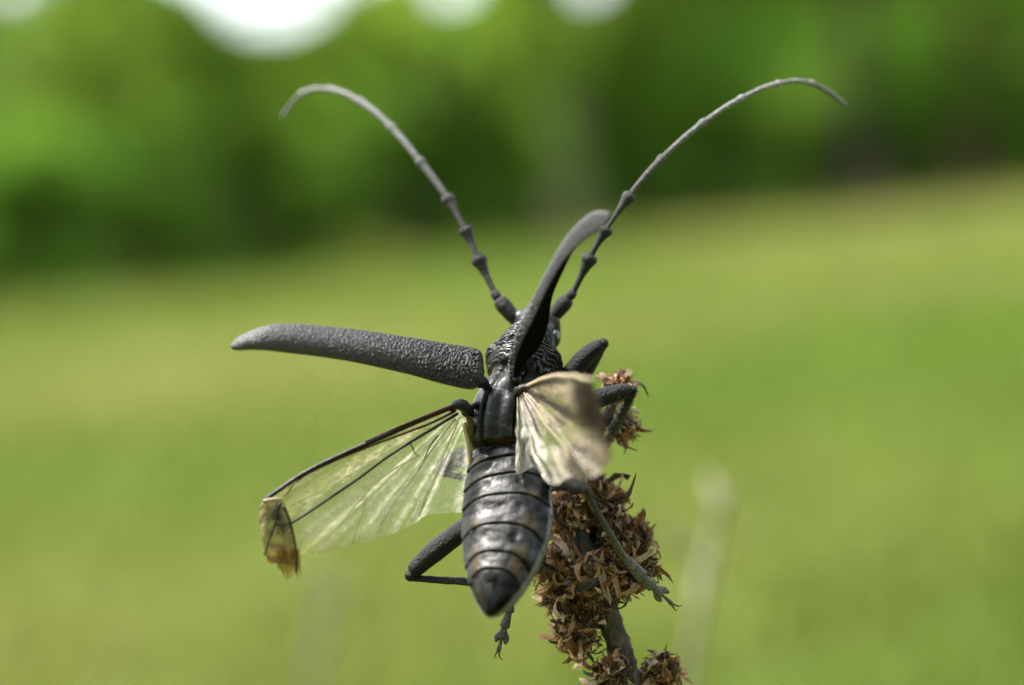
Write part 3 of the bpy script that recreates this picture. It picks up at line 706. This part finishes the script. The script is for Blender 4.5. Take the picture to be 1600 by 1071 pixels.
# --- elytra (wing cases)
def elytron(A, B, C_, coarse, nU=400, nV=72, thick=0.22, flip=False):
    """A, B = the two long edges, C_ = a line over the convex outside between them"""
    a, b, c = [spline(PP(x), nU) for x in (A, B, C_)]
    G = np.zeros((nU, nV, 3)); s = np.linspace(0, 1, nV)
    for i in range(nU):
        cc = 2*c[i]-(a[i]+b[i])/2                       # quadratic Bezier control
        G[i] = ((1-s)**2)[:, None]*a[i]+(2*s*(1-s))[:, None]*cc+(s**2)[:, None]*b[i]
    if flip: G = G[:, ::-1]
    V, F = shell(G, thick*MM)
    Nn = unit(np.cross(np.gradient(G, axis=0), np.gradient(G, axis=1)))
    um = np.r_[0, np.cumsum(np.linalg.norm(np.diff(G[:, nV//2], axis=0), axis=1))]/MM
    H = np.zeros((nU, nV))
    for i in range(nU):
        vm = np.r_[0, np.cumsum(np.linalg.norm(np.diff(G[i], axis=0), axis=1))]/MM; vm = vm-vm[nV//2]
        tt = i/(nU-1); fine = 1.0+0.6*tt
        am = np.interp(tt, [0, 0.15, 0.4, 0.7, 1], [0.15, 0.15, 0.085, 0.05, 0.02])
        for j in range(nV):
            u_, v_ = um[i]*fine, vm[j]*fine
            n1_ = mnoise.noise(Vector((u_*0.8, v_*0.8, coarse))); n2_ = mnoise.noise(Vector((u_*2.1, v_*2.1, coarse+5)))
            ph = (u_*0.75+v_*0.45)/0.62+1.5*n1_+0.75*n2_
            H[i, j] = (1-2*abs(math.sin(math.pi*ph))**0.75)*am*(0.7+0.8*mnoise.noise(Vector((u_*3, v_*3, 9))))
        H[i] *= np.clip(np.minimum(np.arange(nV), nV-1-np.arange(nV))/4.0, 0, 1)*min(1, i/4, (nU-1-i)/4)
    V[:nU*nV] += (Nn*(H*MM)[..., None]).reshape(-1, 3)
    n = nU*nV; t = np.repeat(np.linspace(0, 1, nU), nV)
    C = np.zeros((2*n, 3)); C[:n, 0] = C[n:, 0] = np.interp(t, [0, 0.12, 0.35, 0.6, 1], [1.0, 0.95, 0.55, 0.25, 0.12])
    C[n:, 1] = 1
    C[:n, 0] = np.clip(C[:n, 0]*(0.85-3.0*H.ravel()), 0, 1)  # ridges painted lighter, valleys darker, as relief shading
    edge = np.tile(g(s, 0 if flip else 1, 0.012), nU); 
    C[:n, 2] = 0.5*edge
    return V, F, C
L_top = [(756, 575, 1.5), (754, 556, 1.6), (744, 545, 1.6), (700, 537, 1.2), (640, 527, 0.2), (560, 515, -1), (500, 509, -2), (450, 506, -3), (415, 509, -3.6), (385, 520, -4.2), (370, 528, -4.7), (362, 537, -5)]
L_bot = [(752, 592, 0.0), (748, 602, -0.2), (735, 609, -0.4), (690, 600, -1.0), (640, 586, -1.6), (560, 568, -2.8), (500, 558, -3.6), (450, 552, -4.4), (415, 548, -4.9), (390, 547, -5.1), (376, 548, -5.2), (365, 547, -5.1)]
L_mid = [(x_, y_, w_) for (x_, y_, w_) in [(757, 585, 0.4), (753, 580, 0.2), (742, 577, -0.2), (695, 568, -0.8), (640, 556, -1.5), (560, 541, -2.7), (500, 533, -3.6), (450, 528, -4.4), (415, 527, -4.9), (388, 533, -5.2), (370, 539, -5.3), (361, 543, -5.2)]]
V, F, C = elytron(L_top, L_bot, L_mid, 1)
mk('elytron', V, F, M_ely, beetle, colors=C)
R_near = [(806, 601, 1.8), (802, 582, 0.6), (811, 545, -2.0), (831, 503, -4.6), (850, 461, -7.2), (872, 420, -9.6), (893, 392, -11.4), (915, 371, -13), (936, 357, -14.2), (952, 343, -15)]
R_far = [(811, 601, 2.4), (816, 572, 2.8), (842, 541, 2.2), (855, 505, 0.4), (862, 462, -2.0), (880, 420, -5.2), (896, 390, -7.8), (915, 369, -10.2), (936, 354, -12.4), (954, 338, -14.6)]
R_mid = [(803, 600, 2.1), (795, 574, 1.8), (800, 546, 0.2), (816, 503, -2.2), (836, 459, -4.8), (860, 411, -7.8), (882, 374, -10.0), (905, 347, -12.0), (928, 331, -13.6), (951, 331, -14.9)]
V, F, C = elytron(R_near, R_far, R_mid, 1)
mk('elytron', V, F, M_ely, beetle, colors=C)
# small hinge knobs carrying the wing cases
v, f = tube(spline(PP([(760, 603, 2.2), (752, 597, 1.0), (742, 594, 0.2)]), 10), np.interp(np.linspace(0, 1, 10), [0, 0.5, 1], [0.5, 0.8, 0.9])*MM, 12)
mk('elytron_hinge', v, f, M_hinge, beetle, colors=np.tile([0.012, 0.007, 0.005], (len(v), 1)))
v, f = tube(spline(PP([(806, 612, 3.0), (808, 602, 2.2), (808, 590, 1.2)]), 10), np.interp(np.linspace(0, 1, 10), [0, 0.5, 1], [0.7, 0.6, 0.5])*MM, 12)
mk('elytron_hinge', v, f, M_hinge, beetle, colors=np.tile([0.01, 0.008, 0.007], (len(v), 1)))

# --- hind wings
def fan(hinge, outline, nS, nR, pleats, amp, seed):
    """membrane: rays from the hinge line to an outline, pleated along the rays"""
    E = spline(PP(outline), nS); h = spline(PP(hinge), nS)
    s = np.linspace(0, 1, nS); rr = np.linspace(0, 1, nR)
    n1 = np.array([mnoise.noise(Vector((a*7, seed, 0))) for a in s])
    G = np.zeros((nS, nR, 3))
    for i in range(nS):
        for j in range(nR):
            q = rr[j]; p = h[i]*(1-q)+E[i]*q
            k = math.sin(2*math.pi*pleats*s[i]+1.5*n1[i])
            wr = mnoise.noise(Vector((s[i]*9, q*3.5, seed+2)))+0.6*mnoise.noise(Vector((s[i]*19, q*7, seed+5)))
            G[i, j] = p-FW*MM*(amp*q*(1-0.3*q)*k+0.35*amp*q*wr)+UPV*MM*0.2*q*wr
    return G
hingeL = [(712, 634, 0.5), (720, 645, 0.8), (727, 655, 1.2), (731, 664, 1.6)]
outL = [(411, 783, -3.5), (425, 800, -3.5), (438, 830, -3.4), (452, 858, -3.2), (475, 867, -3.0), (520, 861, -2.5), (575, 846, -2.0), (615, 834, -1.4), (648, 818, -0.6), (664, 806, 0.2), (700, 801, 1.0), (725, 796, 1.8), (736, 772, 2.2)]
GL = fan(hingeL, outL, 150, 40, 6, 0.42, 4)
# bow the costal edge upwards as in the photograph
s = np.linspace(0, 1, 150); rr = np.linspace(0, 1, 40)
bow = np.exp(-(s/0.10)**2)[:, None]*np.sin(math.pi*rr)[None]
GL += UPV*MM*(1.05*bow)[..., None]
nS, nR = 150, 40
op = np.interp(s, [0, 0.1, 0.3, 0.7, 0.86, 0.93, 1], [1.25, 1.2, 1.15, 1.05, 0.75, 0.9, 2.2])[:, None]*np.interp(rr, [0, 0.6, 1], [1.0, 1.0, 0.85])[None]
tc = np.stack([np.interp(s, [0, 0.12, 0.35, 0.8, 1], x) for x in ([0.46, 0.58, 0.74, 0.82, 0.84], [0.38, 0.51, 0.69, 0.78, 0.80], [0.20, 0.34, 0.55, 0.66, 0.70])], -1)
tint = np.repeat(tc[:, None], nR, 1)*1.0
edge = np.clip((rr-0.86)/0.12, 0, 1)[None, :, None]*np.clip((0.65-s)/0.2, 0, 1)[:, None, None]
tint = 0.78*(tint*(1-edge*0.7)+np.array([0.30, 0.20, 0.04])*edge*0.7)
st2 = np.array([[mnoise.noise(Vector((a_*22, q*1.5, 3)))+0.7*mnoise.noise(Vector((a_*55, q*3, 7)))+0.5*mnoise.noise(Vector((a_*9, q*9, 17))) for q in rr] for a_ in s])
op = op*np.clip(1+0.8*st2, 0.35, 2.0)
C = np.concatenate([tint, op[..., None]], -1).reshape(-1, 4)
wingL = mk('hind_wing', GL.reshape(-1, 3), grid_faces(nS, nR), M_mem, beetle, colors=C)
def vein(pts, r, mat, parent, n=30, taper=0.5, lift=-0.35):
    pth = spline(PP([(a, b, c+lift) for a, b, c in pts]), n)
    return mk('vein', *tube(pth, np.linspace(r, r*taper, n)*MM, 8), mat, parent)
def on_wing(pts):   # depth of the wing membrane under a pixel (so a vein lies on it)
    flat = GL.reshape(-1, 3)-EYE; dep = flat@FW; px = 800+flat[:, 0]/dep*FPX; py = 535.5-(flat@UPV)/dep*FPX
    out = []
    for a, b in pts:
        k = np.argmin((px-a)**2+(py-b)**2); out.append((a, b, (dep[k]-D0)/MM))
    return out
vein([(714, 633, 0.2), (660, 655, -0.4), (600, 682, -1.2), (540, 708, -2), (480, 737, -2.8), (440, 763, -3.3), (410, 784, -3.6)], 0.34, M_vein_dark, wingL, 40, 0.8)
vein([(714, 631, 0.1), (665, 650, -0.5), (615, 670, -1.1), (570, 690, -1.6)], 0.20, M_vein_red, wingL, 24, 0.35, -0.5)
vein(on_wing([(712, 642), (672, 662), (630, 678), (580, 697), (520, 722), (470, 748), (445, 775)]), 0.18, M_vein_red, wingL, 30, 0.4)
vein(on_wing([(716, 646), (680, 668), (640, 692), (600, 718), (560, 748), (510, 782), (465, 812), (443, 821), (430, 819)]), 0.18, M_vein_dark, wingL, 40, 0.8)
vein(on_wing([(652, 714), (620, 731), (590, 752), (562, 782), (535, 815), (505, 848), (487, 864)]), 0.09, M_vein_pale, wingL, 30, 0.6)
vein(on_wing([(572, 778), (565, 805), (556, 830), (552, 848)]), 0.07, M_vein_pale, wingL, 14, 0.6)
vein(on_wing([(712, 655), (690, 682), (668, 712), (650, 740), (632, 765), (612, 792), (594, 822)]), 0.11, M_vein_pale, wingL, 30, 0.5)
vein(on_wing([(685, 680), (672, 697), (664, 715), (655, 735)]), 0.10, M_vein_dark, wingL, 14, 0.5)
vein(on_wing([(716, 660), (702, 690), (688, 725), (672, 765), (655, 808)]), 0.10, M_vein_pale, wingL, 30, 0.5)
vein(on_wing([(640, 692), (645, 700), (648, 708), (656, 714)]), 0.09, M_vein_dark, wingL, 10, 0.6)
vein(on_wing([(455, 790), (500, 768), (540, 745), (580, 722)]), 0.08, M_vein_pale, wingL, 16, 0.4)
vein(on_wing([(725, 660), (731, 690), (735, 730), (736, 770)]), 0.30, M_vein_pale, wingL, 20, 1.0)
vein(on_wing([(600, 800), (596, 815), (592, 832)]), 0.08, M_vein_pale, wingL, 8, 0.6)
vein(on_wing([(668, 762), (662, 785), (655, 806)]), 0.08, M_vein_pale, wingL, 8, 0.6)
# folded wing tip: crumpled brown double layer hanging from the costal bend, frayed at the end
def patch(outA, outB, nU, nV, crump, seed):
    a = spline(PP(outA), nU); b = spline(PP(outB), nU); s = np.linspace(0, 1, nV)[None, :, None]
    G = a[:, None]*(1-s)+b[:, None]*s
    for i in range(nU):
        for j in range(nV): G[i, j] -= FW*MM*crump*mnoise.noise(Vector((i/nU*4, j/nV*4, seed)))
    return G
Gf = patch([(410, 783, -3.9), (404, 805, -4.2), (408, 835, -4.4), (413, 858, -4.5), (420, 880, -4.5)], [(440, 781, -4.0), (449, 800, -4.4), (456, 828, -4.6), (461, 850, -4.7), (464, 884, -4.7)], 40, 30, 1.3, 3)
uu, vv = np.meshgrid(np.linspace(0, 1, 40), np.linspace(0, 1, 30), indexing='ij')
dark = g(np.hypot((uu-0.28)/0.35, (vv-0.62)/0.45), 0, 0.8)
wrm = g(uu, 0.95, 0.35)[..., None]
stn = np.array([[mnoise.noise(Vector((a*9, b*3, 2))) for b in np.linspace(0, 1, 30)] for a in np.linspace(0, 1, 40)])
cc = (np.array([0.19, 0.135, 0.07])*(1-wrm)+np.array([0.13, 0.068, 0.02])*wrm)*(1-dark[..., None])+np.array([0.012, 0.010, 0.009])*dark[..., None]
C = np.concatenate([cc, (0.62+0.4*dark+0.35*stn+0.2*wrm[..., 0])[..., None]], -1).reshape(-1, 4)
tipf = mk('folded_wing_tip', Gf.reshape(-1, 3), grid_faces(40, 30), M_mem2, wingL, colors=C)
fr_parts = []; frc = []
r = np.random.RandomState(9)
for k in range(9):
    x0 = 432+k*4.0; x1 = x0+r.uniform(-1, 5)*0.7+2; ln_ = [22, 30, 36, 40, 37, 32, 33, 36, 30][k]+r.uniform(-3, 3)
    a = PP([(x0-1, 858+4*math.sin(k*1.9), -4.75), (x0+1, 885, -4.8), (x1+1, 868+ln_, -4.9)]); b = PP([(x0+5, 859+4*math.sin(k*1.9+1), -4.8), (x0+6, 885, -4.8), (x1+2.2, 869+ln_, -4.9)])
    A = spline(a, 8); B = spline(b, 8); Gs = np.stack([A, (A+B)/2-FW*MM*0.12, B], 1)
    fr_parts.append((Gs.reshape(-1, 3), grid_faces(8, 3)))
v, f = join(fr_parts)
C = np.tile([0.20, 0.115, 0.024, 0.75], (len(v), 1)); C[:, :3] *= (0.7+0.6*r.rand(len(v)))[:, None]
mk('frayed_wing_edge', v, f, M_mem2, wingL, colors=C)
for pts, rr2, m in (([(411, 783, -4.5), (425, 780, -4.6), (440, 779, -4.4)], 0.14, M_vein_pale), ([(437, 786, -5.0), (432, 805, -5.1), (430, 818, -5.1), (420, 845, -5), (413, 868, -5)], 0.15, M_vein_dark), ([(442, 790, -5.0), (452, 812, -5.1), (459, 840, -5.2), (464, 870, -5.2), (463, 895, -5.2)], 0.16, M_vein_dark)):
    vein(pts, rr2, m, wingL, 20, 0.7, 0)
# hinge sclerites of the clear wing
v, f = join([tube(spline(PP([(704, 640, 0.2), (712, 633, -0.4), (722, 633, -0.5), (730, 640, 0), (737, 650, 1.2)]), 14), np.interp(np.linspace(0, 1, 14), [0, 0.4, 0.8, 1], [0.35, 0.75, 0.65, 0.4])*MM, 12),
             tube(spline(PP([(730, 642, 0.4), (735, 660, 0.6), (737, 680, 1.2), (741, 698, 2.0)]), 14), np.interp(np.linspace(0, 1, 14), [0, 0.4, 0.8, 1], [0.4, 0.42, 0.34, 0.22])*MM, 12),
             tube(spline(PP([(724, 648, 0.4), (733, 640, 0.3), (744, 632, 1.6), (752, 627, 3.0)]), 12), 0.42*MM, 10)])
C = np.array([[0.003, 0.002, 0.0015]]*len(v)); C[14*12:28*12] = [0.055, 0.034, 0.016]
mk('wing_hinge', v, f, M_hinge, wingL, colors=C)

# the other hind wing points towards the camera and is crumpled
hingeR = [(824, 604, 0.2), (819, 608, 0.2), (813, 613, 0.3), (808, 620, 0.6)]
outR = [(925, 594, -25), (938, 640, -25.5), (950, 680, -25), (957, 712, -24), (940, 738, -22), (912, 742, -18), (884, 750, -14), (858, 757, -10), (845, 738, -7), (832, 732, -5), (818, 742, -3.2), (811, 738, -2.6), (807, 700, -2.0)]
GR = fan(hingeR, outR, 150, 40, 3.3, 1.2, 14)
for i in range(150):
    for j in range(40):
        q = j/39.0; a_ = s[i]
        GR[i, j] -= FW*MM*2.6*q*mnoise.noise(Vector((a_*8+q*2, q*3.0, 31)))
        GR[i, j] += (UPV*mnoise.noise(Vector((a_*6, q*4, 8)))+RT*mnoise.noise(Vector((a_*7, q*4, 18))))*MM*0.9*q
GR += UPV*MM*(0.9*np.exp(-(s/0.09)**2)[:, None]*np.sin(math.pi*rr)[None])[..., None]
op = np.interp(s, [0, 0.15, 0.5, 0.75, 1], [1.0, 0.62, 0.55, 0.8, 1.2])[:, None]*np.ones((1, nR))
tc = np.stack([np.interp(s, [0, 0.2, 0.45, 0.7, 1], x) for x in ([0.46, 0.40, 0.54, 0.68, 0.85], [0.37, 0.30, 0.45, 0.61, 0.83], [0.24, 0.17, 0.33, 0.51, 0.76])], -1)
tint = np.repeat(tc[:, None], nR, 1)
stk = np.array([[mnoise.noise(Vector((a_*16+q*1.5, q*1.6, 3)))+0.6*mnoise.noise(Vector((a_*40, q*4, 7))) for q in rr] for a_ in s])
tint = tint*(1+0.75*stk[..., None])+np.array([0.10, 0.07, 0.03])*np.clip(-stk, 0, 1)[..., None]
tint = np.clip(tint, 0.02, 1)
dk = (np.exp(-((s-0.07)/0.15)**2)[:, None]*np.clip((rr-0.58)/0.16, 0, 1)[None]+0.45*(np.exp(-((s-0.22)/0.10)**2)[:, None]*np.clip((rr-0.7)/0.2, 0, 1)[None])).clip(0, 1)[..., None]
tint = 0.52*tint*(1-0.97*dk)+np.array([0.012, 0.005, 0.002])*dk
op = op*np.clip(1+0.9*stk, 0.3, 1.6)
C = np.concatenate([tint, (op*(1-dk[..., 0])+1.3*dk[..., 0])[..., None]], -1).reshape(-1, 4)
wingR = mk('hind_wing', GR.reshape(-1, 3), grid_faces(nS, nR), M_mem2, beetle, colors=C)
def ray(si, q0, q1, r, mat, n=24, taper=0.6):
    i = int(si*149); j0, j1 = int(q0*39), int(q1*39)
    mk('vein', *tube(spline(GR[i, j0:j1+1]-FW*0.0002, n), np.linspace(r, r*taper, n)*MM, 8), mat, wingR)
ray(0.0, 0, 1, 0.34, M_vein_pale); ray(0.03, 0, 0.6, 0.24, M_vein_dark); ray(0.2, 0.02, 0.9, 0.14, M_vein_dark); ray(0.45, 0.05, 0.8, 0.10, M_vein_pale)
ray(0.6, 0.02, 0.5, 0.14, M_vein_dark); ray(0.93, 0, 1, 0.14, M_vein_pale)
v, f = join([tube(spline(PP([(806, 622, 1.2), (811, 612, 0.2), (820, 606, -0.2), (834, 606, -1.0)]), 14), np.interp(np.linspace(0, 1, 14), [0, 0.4, 0.8, 1], [0.4, 0.6, 0.5, 0.3])*MM, 12)])
mk('wing_hinge', v, f, M_hinge, wingR, colors=np.tile([0.012, 0.007, 0.004], (len(v), 1)))

# --- legs: femur and tibia in one tapered, jointed surface, foot as its own piece
def leg(fem, tib, rf, rt, tarsus=None, tone_=(0.003, 0.003, 0.0033), foot_tone=(0.05, 0.05, 0.048)):
    n = 34
    fp = spline(PP(fem), n); tp_ = spline(PP(tib), n); q = np.linspace(0, 1, n)
    fr_ = np.interp(q, [0, 0.08, 0.3, 0.65, 0.9, 0.97, 1], [0.55, 0.75, 1.0, 1.05, 0.86, 0.7, 0.35])*rf*MM
    tr_ = np.interp(q, [0, 0.04, 0.15, 0.8, 0.97, 1], [0.5, 0.85, 0.82, 1.05, 1.15, 0.7])*rt*MM
    tr_ = tr_*(1+0.05*np.sin(q*40))
    v, f = join([tube(fp, fr_, 16, up=(0.3, 1, 0.4)), tube(tp_, tr_, 14, up=(0.3, 1, 0.4)), ball(fp[-1]*0.5+tp_[0]*0.5, rf*0.6*MM, (1, 1, 1), 8, 12)])
    C = np.tile(tone_, (len(v), 1)); C[:n*16] *= (1.15-0.3*np.repeat(q, 16))[:, None]
    ft = np.repeat(q, 14); C[n*16:n*16+n*14] = np.array(tone_)*(1-ft[:, None])+np.array(foot_tone)*0.8*ft[:, None]
    L = mk('leg', v, f, M_leg, beetle, colors=C)
    if tarsus:
        pts, rs = tarsus; parts = []
        for i in range(len(pts)-1):
            a, b = P(*pts[i]), P(*pts[i+1]); d = b-a
            pth = spline([a-d*0.04, (a+b)/2, b+d*0.06], 12)
            last = i == len(pts)-2
            prof = np.interp(np.linspace(0, 1, 12), [0, 0.2, 0.7, 0.95, 1], [0.55, 0.7, 1.0, 1.1, 0.7] if not last else [0.5, 0.45, 0.6, 0.8, 0.5])*rs[i]*MM
            parts.append(tube(pth, prof, 12, flat=0.7))
            if i == len(pts)-3:          # two lobes of the third foot segment
                sd_ = unit(np.cross(d, FW))
                for sg in (-1, 1):
                    lp = spline([a+d*0.45, a+d*0.9+sd_*sg*rs[i]*0.8*MM, a+d*1.5+sd_*sg*rs[i]*1.05*MM], 8)
                    parts.append(tube(lp, np.array([0.5, 0.6, 0.66, 0.7, 0.68, 0.6, 0.45, 0.2])*rs[i]*MM, 8, flat=0.7))
        d = unit(P(*pts[-1])-P(*pts[-2])); e = P(*pts[-1]); sd_ = unit(np.cross(d, FW))
        for sg in (-1, 1):                # claws
            cl = spline([e-d*0.0003, e+d*0.0005+sd_*sg*0.0002, e+d*0.0009+sd_*(sg*0.00035+0.0001), e+d*0.0010+sd_*(sg*0.0004+0.0005)], 9)
            parts.append(tube(cl, np.linspace(0.17, 0.03, 9)*MM, 8))
        v, f = join(parts); C = np.tile(foot_tone, (len(v), 1)); C[-2*9*8:] = [0.06, 0.025, 0.012]
        mk('tarsus', v, f, M_leg, L, colors=C)
leg([(866, 618, 9), (890, 586, 8), (918, 555, 7.5), (942, 536, 7)], [(943, 538, 7.4), (925, 572, 9), (900, 612, 10.5)], 1.16, 0.66,
    ([(900, 612, 10.5), (918, 632, 10.5), (930, 646, 10.5), (938, 656, 10.5), (944, 664, 10.5)], [0.55, 0.5, 0.5, 0.35]))                                # right front
leg([(862, 665, 6), (910, 635, 4), (950, 618, 4), (987, 608, 4.5)], [(989, 612, 4.7), (974, 642, 6), (957, 674, 8)], 1.10, 0.66,
    ([(957, 674, 8), (945, 696, 9), (937, 708, 9.6), (931, 718, 10), (926, 727, 10)], [0.55, 0.5, 0.5, 0.35]))                                           # right middle
leg([(838, 735, 3), (868, 752, -2), (893, 756, -6.5), (914, 764, -9)], [(916, 768, -9), (940, 812, -4.5), (973, 868, 1)], 0.95, 0.42,
    ([(971, 866, 1), (1004, 902, 2.4), (1020, 917, 3), (1033, 928, 3.4), (1050, 944, 3.8)], [0.74, 0.70, 0.66, 0.40]), (0.008, 0.008, 0.008), (0.075, 0.073, 0.068))  # right hind
leg([(752, 806, 6), (710, 838, 4.5), (672, 868, 4), (642, 896, 4)], [(641, 903, 4), (690, 907, 4), (740, 911, 4.2), (796, 930, 4.8)], 1.28, 0.52,
    ([(797, 928, 4.8), (795, 957, 4.6), (788, 980, 4.4), (784, 997, 4.2), (779, 1016, 4.0)], [0.62, 0.62, 0.6, 0.42]))                                   # left hind
leg([(770, 700, 7), (730, 712, 7), (705, 722, 7), (686, 734, 7)], [(687, 740, 7), (720, 745, 7.4), (775, 752, 9)], 1.15, 0.45,
    ([(775, 752, 9), (800, 756, 10), (815, 758, 10.6), (830, 758, 11), (846, 758, 11)], [0.5, 0.45, 0.45, 0.35]))                                        # left middle
leg([(800, 585, 10), (808, 600, 13), (820, 612, 15), (834, 620, 16)], [(836, 621, 16), (860, 632, 15), (892, 645, 13.5)], 1.0, 0.5,
    ([(892, 645, 13.5), (908, 652, 12.8), (918, 658, 12.4), (926, 664, 12), (934, 668, 11.8)], [0.5, 0.45, 0.45, 0.35]))                                 # left front

M_hair = mat_simple('pale_hair', (0.10, 0.095, 0.085), 0.5, 900, 0.3, 0.00001)
def hairs(ob, count, length, seed, name, sel=None):
    r = np.random.RandomState(seed); me = ob.data; nv = len(me.vertices)
    co = np.zeros(nv*3); me.vertices.foreach_get('co', co); co = co.reshape(-1, 3)
    no = np.zeros(nv*3); me.vertex_normals.foreach_get('vector', no); no = no.reshape(-1, 3)
    idx = np.arange(nv) if sel is None else np.nonzero(sel(co, no))[0]
    if len(idx) == 0: return
    k = r.choice(idx, count); p = co[k]+r.randn(count, 3)*0.00008; nn_ = no[k]
    p = co[k]
    d = unit(nn_*0.55+r.randn(count, 3)*0.3+np.array([0, 0, -0.35])); sd = unit(np.cross(d, r.randn(count, 3)))*0.000016
    L = (length*(0.5+0.8*r.rand(count)))[:, None]*MM
    V = np.stack([p-sd, p+sd, p+d*L*0.6+sd*0.7, p+d*L+np.array([0, 0, -0.15])*L, p+d*L*0.6-sd*0.7], 1).reshape(-1, 3)
    q = np.arange(count)*5; F = [(a, a+1, a+2, a+4) for a in q]+[(a+4, a+2, a+3) for a in q]
    h = mk(name, V+np.array(ob['wl']), F, M_hair, ob, smooth=False); h['kind'] = 'stuff'
for i_, o in enumerate([q for q in list(bpy.data.objects) if q.name.split('.')[0] == 'leg']):
    hairs(o, 900, 0.30, 900+i_, 'leg_hair')
hairs(body, 2200, 0.32, 990, 'body_hair', lambda co, no: (np.abs(no@FW) < 0.45) & (co[:, 2] < -0.002))

for o in bpy.data.objects:
    if 'wl' in o: del o['wl']
